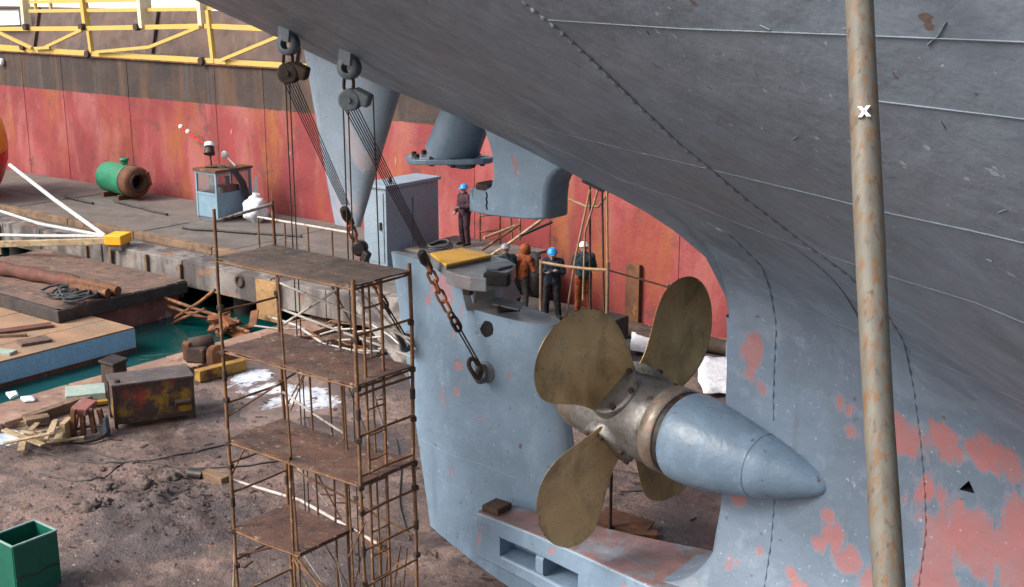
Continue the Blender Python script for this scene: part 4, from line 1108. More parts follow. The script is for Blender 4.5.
# ------------------------------------------------------------------ people
def person(base, yaw, pose, label, mats, helmet, extra=None):
    """body = one voxel-merged surface over tapered limbs; mats: dict part -> material name"""
    root = thing('person', base, label, 'person')
    J = dict(pel=(0, 0, .98), wai=(0, 0, 1.12), che=(0, .01, 1.32), nek=(0, .0, 1.50), hed=(0, -.015, 1.64),
             shL=(.19, .01, 1.42), elL=(.25, .05, 1.15), wrL=(.24, -.06, .92), shR=(-.19, .01, 1.42), elR=(-.25, .05, 1.15), wrR=(-.24, -.06, .92),
             hiL=(.10, 0, .94), knL=(.12, -.03, .52), anL=(.13, .02, .10), toL=(.15, -.15, .05),
             hiR=(-.10, 0, .94), knR=(-.12, -.03, .52), anR=(-.13, .02, .10), toR=(-.15, -.15, .05))
    J.update({k: v for k, v in pose.items() if k not in ('hem', 'face', 'tilt')}); J = {k: V(v) for k, v in J.items()}
    caps = []   # a, b, ra, rb, part
    def cap(a, b, ra, rb, part):
        k = {'jacket': 1.17, 'legs': 1.14}.get(part, 1.0); caps.append((a, b, ra * k, rb * k, part))
    cap(J['pel'] + V((.05, 0, 0)), J['wai'] + V((.04, 0, 0)), .135, .125, 'jacket'); cap(J['pel'] - V((.05, 0, 0)), J['wai'] - V((.04, 0, 0)), .135, .125, 'jacket')
    cap(J['wai'] + V((.05, 0, 0)), J['che'] + V((.08, 0, 0)), .125, .135, 'jacket'); cap(J['wai'] - V((.05, 0, 0)), J['che'] - V((.08, 0, 0)), .125, .135, 'jacket')
    cap(J['che'], J['nek'], .15, .075, 'jacket'); cap(J['shL'], J['shR'], .085, .085, 'jacket')
    cap(J['nek'], J['hed'], .055, .06, 'skin')
    hd = J['hed']
    cap(hd + V((0, .005, .03)), hd + V((0, -.015, -.05)), .093, .072, 'skin')
    fd = V(pose.get('face', (0, -1, 0))); fd.normalize(); sx_ = V((-fd.y, fd.x, 0)).normalized()
    cap(hd + fd * .09 + V((0, 0, .015)), hd + fd * .115 + V((0, 0, -.015)), .012, .017, 'skin')
    cap(hd + fd * .06 + V((0, 0, -.09)), hd + fd * .075 + V((0, 0, -.085)), .03, .025, 'skin')
    cap(hd + sx_ * .09, hd + sx_ * .098 + V((0, 0, -.03)), .018, .014, 'skin'); cap(hd - sx_ * .09, hd - sx_ * .098 + V((0, 0, -.03)), .018, .014, 'skin')
    for s_ in 'LR':
        cap(J['sh' + s_], J['el' + s_], .078, .062, 'jacket'); cap(J['el' + s_], J['wr' + s_], .062, .045, 'jacket')
        d = (J['wr' + s_] - J['el' + s_]).normalized(); w = J['wr' + s_]
        side = d.cross(V((0, 0, 1))); side = side.normalized() if side.length > .2 else V((0, 1, 0))
        cap(w, w + d * .09, .034, .038, 'hand')
        dn = side.cross(d)
        for q in range(4):
            o = w + d * .09 + side * (.027 - .018 * q)
            Ls = (.055, .068, .064, .05)[q]
            cap(o, o + d * Ls * .6, .0125, .0115, 'hand'); cap(o + d * Ls * .6, o + d * Ls * 1.05 + dn * .022, .0115, .010, 'hand')
        cap(w + d * .03 + side * .03, w + d * .085 + side * .062, .014, .011, 'hand')
        cap(J['hi' + s_], J['kn' + s_], .105, .078, 'legs'); cap(J['kn' + s_], J['an' + s_], .078, .065, 'legs')
        cap(J['an' + s_] + V((0, .03, -.03)), J['to' + s_], .055, .045, 'boot')
    m = MB()
    for a, b, ra, rb_, part in caps:
        d = b - a
        if d.length < .004: d = V((0, 0, .004))
        dn_ = d.normalized(); n_ = 12
        pts = []; rr = []
        for t in (-.95, -.7, -.35, 0): pts.append(a + dn_ * ra * t); rr.append(ra * math.sqrt(1 - t * t))
        for t in (0.001, .35, .7, .95): pts.append(a + d + dn_ * rb_ * t); rr.append(rb_ * math.sqrt(1 - t * t))
        m.tube(pts, rr, n_)
    me = m.mesh('body')
    tmp = bpy.data.objects.new('tmp', me); C.objects.link(tmp)
    rm = tmp.modifiers.new('r', 'REMESH'); rm.mode = 'VOXEL'; rm.voxel_size = .013; rm.use_smooth_shade = True
    sm_ = tmp.modifiers.new('s', 'SMOOTH'); sm_.factor = .5; sm_.iterations = 2
    dg = bpy.context.evaluated_depsgraph_get()
    bm_ = bpy.data.meshes.new_from_object(tmp.evaluated_get(dg))
    bpy.data.objects.remove(tmp)
    parts = ['jacket', 'legs', 'skin', 'hand', 'boot']
    bm_.materials.clear()
    for p_ in parts: bm_.materials.append(M[mats[p_]])
    # folds in the clothing
    import numpy as np
    nv = len(bm_.vertices); co = np.empty(nv * 3); no = np.empty(nv * 3)
    bm_.vertices.foreach_get('co', co); bm_.vertex_normals.foreach_get('vector', no)
    co = co.reshape(-1, 3); no = no.reshape(-1, 3)
    am = np.array([.014 * mnoise.noise(V(c) * 13) if c[2] < 1.46 else 0. for c in co])
    bm_.vertices.foreach_set('co', (co + no * am[:, None]).ravel())
    nf = len(bm_.polygons); ce = np.empty(nf * 3); bm_.polygons.foreach_get('center', ce); ce = ce.reshape(-1, 3)
    best = np.full(nf, 9.); idx = np.zeros(nf, dtype=np.int32)
    for a, b, ra, rb_, part in caps:
        d = np.array(b - a); L = max(float(d @ d), 1e-6); t = np.clip((ce - np.array(a)) @ d / L, 0, 1)
        dist = np.linalg.norm(ce - np.array(a) - t[:, None] * d, axis=1) - (ra + (rb_ - ra) * t)
        k = dist < best; best[k] = dist[k]; idx[k] = parts.index(part)
    idx[(idx == 0) & (ce[:, 2] < pose.get('hem', .86))] = 1
    bm_.polygons.foreach_set('material_index', idx)
    bm_.polygons.foreach_set('use_smooth', [True] * len(bm_.polygons))
    ob = bpy.data.objects.new('body', bm_); C.objects.link(ob); ob.parent = root
    # hard hat with brim
    if helmet:
        hm = MB().lathe([(.0, .132), (.012, .134), (.014, .118), (.05, .112), (.09, .088), (.115, .05), (.122, .004)], hd + V((0, .0, .035)), V(pose.get('tilt', (0, -.1, 1))), 24)
        h_ = hm.build('hard_hat', M[helmet], root, o=(0, 0, 0))
        br = MB().prism([hd + fd * .09 + sx_ * .09 + V((0, 0, .04)), hd + fd * .17 + sx_ * .05 + V((0, 0, .03)), hd + fd * .17 - sx_ * .05 + V((0, 0, .03)), hd + fd * .09 - sx_ * .09 + V((0, 0, .04))], (0, 0, .012))
        b2 = br.build('peak', M[helmet], h_, o=(0, 0, 0))
    if extra: extra(root, J)
    root.rotation_euler.z = yaw
    return root
CAMYAW = math.atan2(_vy, _vx)             # view direction; local -Y is a person's front
def face_cam(off): return CAMYAW - math.pi / 2 + off
pB = P(552, 318.5, Z=QZ + .01)
crossed = dict(elL=(.27, -.05, 1.17), wrL=(-.02, -.24, 1.19), elR=(-.27, -.05, 1.17), wrR=(.04, -.22, 1.24), hed=(0, -.03, 1.62), face=(0, -1, -.35), anR=(-.16, .02, .10), toR=(-.2, -.14, .05), knR=(-.14, -.03, .52), anL=(.16, .02, .1), toL=(.21, -.13, .05), hem=.80)
person(pB, face_cam(-.15), crossed, 'worker in blue helmet and navy overalls standing with crossed arms', dict(jacket='navy', legs='black_cloth', skin='skin', hand='glove', boot='boot'), 'helm_blue')
pW = P(583, 312.5, Z=QZ + .01)
back = dict(elL=(.27, -.02, 1.16), wrL=(.17, -.26, 1.10), elR=(-.27, -.02, 1.16), wrR=(-.17, -.26, 1.10), hed=(0, -.03, 1.64), face=(0, -1, -.2), anL=(.15, .02, .1), toL=(.18, -.14, .05), anR=(-.15, .02, .1), toR=(-.18, -.14, .05), hem=.84)
person(pW, face_cam(math.pi + .1), back, 'worker in white helmet, dark jacket and orange trousers, back turned', dict(jacket='teal_dark', legs='orange_cloth', skin='skin', hand='glove', boot='boot'), 'helm_white')
pO = P(521, 313, Z=QZ + .01)
lean = dict(che=(.02, -.10, 1.28), nek=(.02, -.16, 1.44), hed=(.03, -.22, 1.56), shL=(.2, -.10, 1.36), shR=(-.17, -.12, 1.36), elL=(.28, -.12, 1.1), wrL=(.20, -.34, .98), elR=(-.27, -.16, 1.1), wrR=(-.2, -.38, 1.0), face=(0, -1, -.4), hem=.84)
def hood(root, J):
    MB().lathe([(-.14, .10), (-.08, .13), (.03, .135), (.10, .10), (.135, .03)], J['hed'] + V((0, .025, .02)), (0, .1, 1), 20).build('hood', M['orange_cloth'], root, o=(0, 0, 0))
person(pO, face_cam(math.pi - .7), lean, 'worker in hooded orange jacket bending beside the rudder head', dict(jacket='orange_cloth', legs='grey_cloth', skin='skin', hand='glove', boot='boot'), None, hood)
pG = P(506, 315, Z=QZ + .01)
person(pG, face_cam(math.pi + .5), back, 'worker in grey helmet and dark jacket, half hidden behind the rudder head', dict(jacket='teal_dark', legs='black_cloth', skin='skin', hand='glove', boot='boot'), 'helm_grey')
pL = P(465, 245.5, Z=1.80)
person(pL, face_cam(-.9), dict(elL=(.26, -.02, 1.17), wrL=(.12, -.25, 1.15), elR=(-.26, .0, 1.15), wrR=(-.14, -.22, 1.0), face=(0, -1, -.1), hem=.86), 'worker in dark purple overalls standing alone against the red hull', dict(jacket='maroon', legs='maroon', skin='skin', hand='glove', boot='boot'), 'helm_blue')
bk_ = P(529, 312, Z=QZ + .01)
o = blob(bk_ + V((.05, .1, .95)), .30, (.9, .8, 1.9), .12, 1.6, seed=8).build('welding_screen', M['grey_cloth'], None, o=bk_)
o = tag(o, 'dark grey tarpaulin bundle right of the orange jacketed worker', 'bundle')

# ------------------------------------------------------------------ scaffold tower
SX0, SX1, SY0, SY1 = -13.35, -10.74, 10.68, 11.72
sca = thing('scaffold_tower', ((SX0 + SX1) / 2, (SY0 + SY1) / 2, 0), 'rusty pipe scaffold tower with four plank decks beside the rudder', 'scaffold')
lv = [1.5, 2.86, 4.2, 5.5]
def pipe(a, b, r=.024, name='tube', mat='scaf_pipe', n=8): 
    a, b = V(a), V(b)
    m_ = (a + b) / 2 + V((random.uniform(-1, 1), random.uniform(-1, 1), random.uniform(-1, 1))) * .014
    return MB().tube([a, m_, b], r * random.uniform(.82, 1.0), n).build(name, M[mat], sca)
lean_ = .02
def cn(x, y, z): return V((x + lean_ * (5.5 - z) * .35, y, z))
posts = [(SX0, SY0, 6.18), (SX0, SY1, 6.15), (SX1, SY0, 5.58), (SX1, SY1, 5.60)]
for x, y_, zt in posts:
    for z0, z1 in ((0, 1.9), (1.9, 3.8), (3.8, zt)):
        pipe(cn(x, y_, z0), cn(x, y_, z1), .027, 'post')
    for z in (1.9, 3.8): MB().tube([cn(x, y_, z - .07), cn(x, y_, z + .07)], .036, 8).build('coupler', M['rust_dark'], sca)
    MB().box(cn(x, y_, .02), (.14, .14, .05)).build('base_plate', M['rust_dark'], sca)
mid = (SX0 + SX1) / 2 - .05
for y_, zt in ((SY0, 2.9), (SY1, 5.3)):
    pipe(cn(mid, y_, 0), cn(mid, y_, zt), .022, 'post')
pipe(cn(-12.0, SY0 + .02, 0), cn(-12.15, SY0 + .02, 5.4), .018, 'upright')
pipe(cn(-11.75, SY1 - .25, .1), cn(-11.8, SY1 - .25, 4.2), .016, 'upright'); pipe(cn(-11.35, SY1 - .1, 0), cn(-11.4, SY1 - .1, 5.4), .018, 'upright')
pipe(cn(-12.7, SY1, 1.5), cn(-12.75, SY1, 4.2), .018, 'upright'); pipe(cn(-12.4, SY1 + .05, 0), cn(-12.4, SY1 + .05, 4.25), .018, 'upright')
# end frames: rungs
for x, zr, y0_, y1_ in ((SX1, [.35, .85, 1.38, 1.9, 2.42, 2.95, 3.5, 4.05, 4.85], SY0, SY1), (SX0, [.45, 1.0, 2.05, 2.5, 3.4, 4.75], SY0, SY1)):
    for z in zr: pipe(cn(x, y0_, z), cn(x, y1_, z + random.uniform(-.02, .02)), .02, 'rung')
# inner ladder at the forward end
for yy in (SY0 + .28, SY0 + .62):
    pipe(cn(SX1 - .12, yy, 0), cn(SX1 - .12, yy, 5.45), .021, 'ladder_stile')
for k in range(15): pipe(cn(SX1 - .12, SY0 + .28, .3 + k * .345), cn(SX1 - .12, SY0 + .62, .3 + k * .345), .014, 'ladder_rung')
pipe(cn(SX0, SY0, 6.0), cn(SX0, SY1, 6.1), .026, 'guard_rail', 'scaf_pale')
# ledgers under the decks and the decks
for i, z in enumerate(lv):
    x1_ = SX1 if i else mid + .1
    for y_ in (SY0, SY1): pipe(cn(SX0, y_, z - .05), cn(x1_, y_, z - .05), .018, 'ledger')
    for x in (SX0, x1_): pipe(cn(x, SY0, z - .05), cn(x, SY1, z - .05), .018, 'transom')
    n = 3
    for k in range(n):
        w = (SY1 - SY0 + .04) / n
        L = x1_ - SX0 + .05
        cx = (SX0 + x1_) / 2 + lean_ * (5.5 - z) * .35
        rows = []
        sag = random.uniform(.0, .035); tw = random.uniform(-.02, .02)
        pts_ = []
        for q in range(9):
            t = q / 8; xx = cx - L / 2 + L * t; zz = z - .015 - sag * math.sin(math.pi * t)
            y0_ = SY0 - .02 + w * k + .012; y1_ = y0_ + w - .024
            rows.append([V((xx, y0_, zz)), V((xx, y1_, zz + tw * (t - .5))), V((xx, y1_, zz + .024 + tw * (t - .5))), V((xx, y0_, zz + .024))])
        m = MB().grid(rows, False, True); m.add(rows[0], [(0, 1, 2, 3)]); m.add(rows[-1], [(3, 2, 1, 0)])
        m.build('deck_board', M['plank_top'] if i == 3 else M['plank'], sca, fixn=True)
# diagonal and pale cross braces on the far side
for a, b, m_ in (((SX0, SY1 + .03, 4.95), (SX1, SY1 + .03, 4.55), 'scaf_pale'), ((SX0, SY1 + .05, 4.55), (SX1, SY1 + .05, 4.3), 'scaf_pale'), ((SX0, SY1 + .07, 4.3), (SX1 - .9, SY1 + .07, 5.35), 'scaf_pale'), ((SX0 + 1.0, SY1 + .09, 5.4), (SX1, SY1 + .09, 4.4), 'scaf_pale'),
                 ((SX0, SY1 + .03, 2.1), (SX1 - .1, SY1 + .03, 1.7), 'scaf_pipe'), ((SX0, SY0, 2.3), (SX0, SY0 + .45, 2.84), 'scaf_pipe'), ((SX0, SY1, 3.3), (SX1 - 1.3, SY1 + .02, 2.9), 'scaf_pale'), ((SX0, SY0, 3.2), (SX0 + .7, SY1, 3.9), 'scaf_pipe'),
                 ((mid, SY0, 1.45), (SX1, SY0, .5), 'scaf_pipe'), ((mid, SY0, 1.4), (mid + .35, SY0 + .3, 0.02), 'timber_pale'), ((SX0, SY0, 1.3), (SX0 - .3, SY0 + .1, 0.02), 'timber_pale'), ((SX0, SY0 + .05, 1.05), (mid - .2, SY0 + .9, 1.35), 'timber_red'), ((mid, SY1, 1.5), (SX1, SY1, 1.1), 'scaf_pipe'), ((SX0, SY1, .6), (mid, SY1 - .1, .3), 'scaf_pipe')):
    pipe(cn(*a), cn(*b), .021 if m_ == 'scaf_pale' else .017, 'brace', m_)
r6 = random.Random(4)
for k in range(16):
    z0_ = r6.choice((.1, 1.5, 2.9, 4.2)); x0_ = r6.uniform(SX0, SX1); yy = r6.choice((SY0 - .03, SY1 + .04, SY1 + .06, SY1 + .1))
    pipe(cn(x0_, yy, z0_ + r6.uniform(0, .3)), cn(max(SX0 - .1, min(SX1 + .1, x0_ + r6.uniform(-1.0, 1.0))), yy, z0_ + r6.uniform(.7, 1.3)), r6.uniform(.008, .016), 'brace', r6.choice(('scaf_pipe', 'rust', 'scaf_pale', 'scaf_pipe')))
for x_, y_ in ((SX0, SY0), (SX0, SY1), (SX1, SY0), (SX1, SY1)):
    for z_ in (.9, 1.45, 2.45, 2.8, 3.45, 4.15, 4.8): MB().box(cn(x_, y_, z_), (.08, .08, .07), (0, 0, r6.uniform(0, 1.5))).build('clamp', M['rust_dark'], sca, bevel=.01)
for k in range(5):
    x = lerp(-11.7, -11.0, random.random()); pipe(cn(x, SY1 + .12, .05), cn(x + random.uniform(-.3, .3), SY1 + .15, 1.4), .012, 'tie_rod', 'rust')

# ------------------------------------------------------------------ leaning foreground pole
pa, pb = V((-1.555, 3.755, 9.14)), V((-1.09, 3.13, 7.56))
d = (pb - pa).normalized()
a = P(858.5, 0, Y=3.75); b = P(888.5, 587, Y=3.13); d = (b - a).normalized()
foot = b + d * (b.z / -d.z); topp = a - d * .95
pol = thing('leaning_pole', foot, 'long rusty flaking steel pole leaning in the foreground against the hull', 'pole')
n = 40
MB().tube([foot.lerp(topp, i / n) + V((.004 * math.sin(i * .7), .004 * math.cos(i * .9), 0)) for i in range(n + 1)], [.0435 + .0012 * math.sin(i * 1.7) for i in range(n + 1)], 20).build('pole_tube', M['pole'], pol)
c0 = a + (b - a) * .215
nn = V((0, 0, CAM_Z)) - c0; nn = (nn - d * nn.dot(d)).normalized()
xm = MB()
uz = d * -1; rx_ = nn.cross(uz).normalized()
for s_ in (-1, 1):
    p0 = c0 + nn * .0485; xm.prism([p0 + rx_ * (-.013 * s_) - uz * .017 + rx_ * .006, p0 + rx_ * (.013 * s_) + uz * .017 + rx_ * .006, p0 + rx_ * (.013 * s_) + uz * .017 - rx_ * .006, p0 + rx_ * (-.013 * s_) - uz * .017 - rx_ * .006], nn * -.012)
xm.build('paint_mark', M['white'], pol)

# ------------------------------------------------------------------ left: pontoon, raft, boom, buoy
pn_ = thing('blue_pontoon', (-30, 14.5, -.35), 'floating pontoon with light blue side and tan plywood deck', 'pontoon')
MB().box((-29.6, 13.4, .02), (5.0, 10.9, .52)).build('float_body', M['pont_side'], pn_, bevel=.02)
MB().box((-29.6, 13.4, -.35), (5.02, 10.92, .22)).build('waterline_band', M['timber_red'], pn_)
for i in range(4):
    MB().box((-31.5 + i * 1.26 + .0, 13.4, .298 + random.uniform(-.004, .004)), (1.24, 10.86, .045)).build('deck_sheet', M['pont_top'], pn_, bevel=.006)
for k, (px, py, L, w, rz) in enumerate(((14, 330, 1.9, .35, 1.2), (34, 341, .75, .5, 1.3), (2, 336, 1.2, .12, .8), (5, 352, .5, .3, .4))):
    q = P(px, py, Z=.36); lab = ['long dark plank lying on the pontoon at the left edge', 'small grey board lying on the pontoon', 'thin stick beside the plank on the pontoon', 'pale green scrap lying on the pontoon at the left edge'][k]
    o = MB().box(q, (L, w, .08), (0, 0, rz)).build('loose_board', M[['timber_red', 'raft', 'timber', 'palegreen'][k]], None, o=q, bevel=.01); tag(o, lab, 'board')
rf = thing('timber_raft', (-32, 20, -.35), 'dark timber raft moored under the quay edge', 'raft')
for i in range(11):
    MB().box((-32.6, 18.15 + i * .37, .62 + random.uniform(-.015, .015)), (7.2 + random.uniform(-.1, .1), .335, .16), (random.uniform(-.01, .01), 0, random.uniform(-.004, .004))).build('deck_plank', M['raft'], rf, bevel=.012)
MB().box((-29.08, 19.95, .50), (.22, 4.2, .34)).build('end_beam', M['raft_side'], rf, bevel=.02)
MB().box((-32.6, 17.9, .50), (7.3, .2, .34)).build('side_beam', M['raft_side'], rf, bevel=.02)
MB().box((-32.7, 19.95, .0), (7.0, 3.9, .72)).build('float_body', M['pinkred'], rf, bevel=.03)
for k, (a, b, r_) in enumerate((((-6, 267), (78, 283), .21), ((70, 281), (118, 291), .15), ((72, 287), (108, 293), .13))):
    A, B = P(*a, Z=.92), P(*b, Z=.86)
    pts = [A.lerp(B, t / 8) for t in range(9)]
    lab = ['long squared dark red timber baulk on the raft', 'round log with pale cut end on the raft', 'shorter log in front of the pale ended log on the raft'][k]
    tag(MB().tube(pts, [r_ * (1 + .12 * math.sin(i * 2.1 + k)) for i in range(9)], 5 if k == 0 else 10).build('log', M['timber_red' if k == 0 else 'rust'], None, o=V((A.x, A.y, .7))), lab, 'log')
hp_ = thing('rope_heap', P(64, 298, Z=.7), 'heap of dark rope on the raft', 'rope')
for k in range(16):
    c = P(66 + random.uniform(-16, 16), 297 + random.uniform(-3.5, 3), Z=.76)
    MB().tube([c + V((.45 * math.cos(a) * random.uniform(.8, 1.2), .5 * math.sin(a), .05 + .04 * math.sin(3 * a + k) + .006 * k)) for a in [2 * math.pi * q / 12 + k for q in range(10)]], .035, 6).build('rope_turn', M['rope_black'], hp_)
# boom with yellow tip
be = P(108, 241, Z=QZ + .12); bs = P(-70, 246, Y=19.5)
bm = thing('timber_boom', bs, 'long pale timber boom resting on the quay edge with yellow tip', 'boom')
MB().bar(bs, be, .16, .2).build('boom_timber', M['timber_pale'], bm, bevel=.02)
MB().box(be + V((.32, .15, .10)), (.55, .75, .3), (0, 0, .5)).build('yellow_tip', M['yellow_plate'], bm, bevel=.03)
MB().box(be + V((.4, .15, -.12)), (.4, .6, .22), (0, 0, .5)).build('tip_base', M['concrete'], bm, bevel=.03)
for k, (a, m1) in enumerate((((10, 165), (55, 200)), ((-25, 203), (40, 224)), ((-25, 234.5), (40, 236)))):
    A = P(*a, Y=23.4 if k == 0 else 21.5); E_ = be + V((-.12, 0, .14)); Mi = P(*m1, Y=23.0 if k == 0 else 22.2)
    lab = ['white rope running up from the boom tip to the red buoy', 'white rope slanting from the boom tip to the left edge', 'white rope lying along the timber boom'][k]
    tag(MB().tube([A, Mi, E_], .07 if k == 0 else .055, 8).build('mooring_rope', M['rope_white'], None, o=E_), lab, 'rope')
bc_ = P(-62, 148, Y=23.6); rB = 2.45
buoy = thing('mooring_buoy', bc_ + V((0, 0, -rB * 1.15)), 'huge glossy orange and red buoy cut by the left edge', 'buoy')
def bband(t0, t1): return [(-rB * 1.12 * math.cos(t), rB * math.sin(t)) for t in [lerp(t0, t1, i / 10) for i in range(11)]]
MB().lathe(bband(.02, 1.62), bc_, (.15, 0, 1), 48).build('lower_shell', M['red'], buoy)
MB().lathe([(a_, b_ * 1.001) for a_, b_ in bband(1.62, 2.45)], bc_, (.15, 0, 1), 48).build('upper_shell', M['orange'], buoy)
MB().lathe([(a_, b_ * 1.004) for a_, b_ in bband(2.45, 3.12)], bc_, (.15, 0, 1), 48).build('top_cap', M['white'], buoy)
qb = bc_ + V((0, 0, -rB * 1.12))
MB().lathe([(0, .7), (max(.1, qb.z - QZ + .25), .55)], (qb.x, qb.y, QZ - .05), (0, 0, 1), 20).build('cradle', M['rust_dark'], buoy)

# rusty pipes jutting over the water at the quay foot
rp_ = thing('bent_pipes', P(215, 330, Z=0), 'tangle of bent rusty pipes over the water below the quay', 'pipes')
for q in ([(165, 298), (195, 310), (240, 322)], [(168, 306), (200, 318), (245, 330)], [(175, 318), (205, 300), (215, 290)], [(190, 312), (215, 326), (250, 332)], [(160, 330), (185, 316), (205, 309)]):
    MB().tube(smooth([P(x, y_, Y=21.2) for x, y_ in q], 1), .05, 7).build('pipe', M['rust'], rp_)
q = P(208, 330, Z=-.1) + V((0, .5, 0)); sh = thing('scrap_heap', q + V((0, 0, -.3)), 'heap of rusty scrap plates half under water below the quay', 'scrap')
r3 = random.Random(11)
for k in range(16):
    MB().box(q + V((r3.uniform(-.8, .8), r3.uniform(-.45, .45), r3.uniform(-.1, .3))), (r3.uniform(.3, .9), r3.uniform(.15, .4), r3.uniform(.03, .12)), (r3.uniform(-.6, .6), r3.uniform(-.5, .5), r3.uniform(0, 3))).build('scrap_plate', M['rust' if k % 3 else 'rust_orange'], sh, bevel=.01)

# ------------------------------------------------------------------ left: on the dock floor
A, B_, C_ = P(115, 427, Z=.05), P(103, 417, Z=.05), P(196, 415.5, Z=.05)
ex = (C_ - A); ex.z = 0; Lx = ex.length; ex.normalize(); ey = V((-ex.y, ex.x, 0)); Ly = .86
ang = math.atan2(ex.y, ex.x)
bx_c = A + ex * Lx / 2 + ey * Ly / 2; bx_c.z = 0
mb_ = thing('steel_box', bx_c, 'big scorched steel box with yellow and red burn marks', 'box')
MB().box(bx_c + V((0, 0, .52)), (Lx - .06, Ly - .06, .80), (0, 0, ang)).build('box_body', M['boxpaint'], mb_, bevel=.012)
MB().box(bx_c + V((0, 0, .945)), (Lx + .03, Ly + .03, .05), (0, 0, ang)).build('lid', M['boxtop'], mb_, bevel=.012)
for i in (-1, 1):
    for j in (-1, 1):
        MB().box(bx_c + ex * i * (Lx / 2 - .035) + ey * j * (Ly / 2 - .035) + V((0, 0, .46)), (.07, .07, .92), (0, 0, ang)).build('corner_angle', M['rust_dark'], mb_, bevel=.006)
    MB().box(bx_c + ey * i * (Ly / 2 - .02) + V((0, 0, .13)), (Lx - .1, .05, .08), (0, 0, ang)).build('bottom_rail', M['rust_dark'], mb_)
hpos = bx_c - ey * (Ly / 2 + .06) + ex * (Lx * .34) + V((0, 0, .42))
MB().tube([hpos - ex * .16, hpos + ex * .16], .07, 10).build('latch_cylinder', M['rust_dark'], mb_)
MB().box(hpos - ex * .22 + ey * .03, (.16, .06, .09), (0, 0, ang)).build('latch_bracket', M['blk_steel'], mb_)
MB().lathe([(0, .06), (.05, .06)], bx_c - ex * Lx * .42 - ey * .25 + V((0, 0, .97)), (0, 0, 1), 10).build('lid_knob', M['rust_dark'], mb_)
def slab(name, px, Z0, size, rz, mat, label, cat, rot=None, bv=.015):
    q = P(*px, Z=Z0); c = q + V((0, 0, size[2] / 2))
    return tag(MB().box(c, size, rot or (0, 0, rz)).build(name, M[mat], None, o=q, bevel=bv), label, cat)
st_ = thing('bollard', P(115, 382, Z=.2), 'dark square bollard standing behind the scorched box', 'bollard')
q = P(115, 382, Z=.2); MB().box(q + V((0, 0, .24)), (.42, .45, .5), (0, 0, .2), .95).build('stump', M['rust_dark'], st_, bevel=.04); MB().box(q + V((0, 0, .52)), (.46, .5, .07), (.04, .1, .2)).build('cap', M['blk_steel'], st_, bevel=.02)
slab('flat_case', (86, 396), .1, (.85, .75, .16), ang - .1, 'palegreen', 'pale green flat case left of the scorched box', 'case')
slab('case_tray', (96, 404), .02, (.5, .25, .09), ang, 'yellow_beam', 'yellowish timber tray under the pale green case', 'tray')
o = tag(MB().bar(P(24, 421, Z=.12), P(80, 402, Z=.12), .22, .22).build('timber_beam', M['timber'], None, o=P(50, 412, Z=0), bevel=.015), 'long squared timber lying left of the scorched box', 'beam')
slab('timber_offcut', (34, 424), .0, (.62, .3, .13), .9, 'timber_pale', 'lower pale timber offcut at the end of the long timber', 'timber')
slab('timber_offcut', (37, 421), .13, (.5, .28, .1), 1.2, 'timber', 'upper timber offcut stacked at the end of the long timber', 'timber')
# machine part with slatted frame
mq = P(88, 437, Z=0)
mc = thing('machine_part', mq, 'rusty slatted machine part standing before the scorched box', 'machine')
for k in range(4):
    MB().box(mq + V((.1 * k - .1, .16 * k - .25, .36)), (.10, .08, .66 - .05 * k), (.15, .2 - .1 * k, .5)).build('slat', M['rust'], mc, bevel=.01)
MB().tube([mq + V((.42 * math.cos(a), .42 * math.sin(a), .07 + .03 * math.sin(a))) for a in [2 * math.pi * q_ / 20 for q_ in range(21)]], .035, 7).build('ring_base', M['blk_steel'], mc)
MB().tube([mq + V((-.32, -.1 + .5 * t, .04 + .6 * math.sin(math.pi * t))) for t in [i / 10 for i in range(11)]], .04, 7).build('hoop', M['rust'], mc)
MB().box(mq + V((-.12, .05, .62)), (.34, .5, .16), (.1, .15, .5)).build('top_casting', M['pinkred'], mc, bevel=.03)
MB().box(mq + V((.2, .28, .2)), (.16, .14, .42), (.05, 0, .4)).build('grey_bracket', M['steel_grey'], mc, bevel=.015)
# broken crate
cq = P(48, 444, Z=0)
cr = thing('broken_crate', cq, 'heap of broken pale crate boards at the left', 'crate')
rr = random.Random(5)
for k in range(11):
    MB().box(cq + V((rr.uniform(-.45, .45), rr.uniform(-.6, .45), .06 + .035 * k)), (rr.uniform(.6, 1.1), rr.uniform(.08, .16), .035), (rr.uniform(-.12, .12), rr.uniform(-.15, .15), rr.choice((.9, 1.0, 2.4, 2.5, .2)))).build('crate_board', M['timber_pale'], cr, bevel=.005)
MB().box(cq + V((.12, .38, .22)), (.12, .34, .44), (.1, .05, .5)).build('crate_end', M['timber_pale'], cr, bevel=.01)
# sheets, puddles
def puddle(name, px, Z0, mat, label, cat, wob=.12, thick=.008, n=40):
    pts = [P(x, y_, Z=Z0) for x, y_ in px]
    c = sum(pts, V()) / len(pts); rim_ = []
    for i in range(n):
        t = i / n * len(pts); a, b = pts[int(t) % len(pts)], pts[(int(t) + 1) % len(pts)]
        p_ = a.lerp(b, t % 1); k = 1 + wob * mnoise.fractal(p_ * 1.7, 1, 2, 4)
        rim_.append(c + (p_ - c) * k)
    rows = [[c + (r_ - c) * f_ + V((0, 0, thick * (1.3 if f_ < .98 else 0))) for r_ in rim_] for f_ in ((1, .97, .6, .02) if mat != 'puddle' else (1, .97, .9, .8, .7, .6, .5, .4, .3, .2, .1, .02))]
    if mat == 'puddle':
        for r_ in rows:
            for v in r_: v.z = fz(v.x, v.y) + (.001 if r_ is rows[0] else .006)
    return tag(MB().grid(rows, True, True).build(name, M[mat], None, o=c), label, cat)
puddle('puddle', [(214, 380), (232, 358), (270, 354), (310, 364), (345, 388), (346, 412), (310, 424), (255, 422), (222, 404)], .05, 'puddle', 'streaky puddle behind the scaffold, white sky reflection painted in', 'puddle', .3, .003, 90)
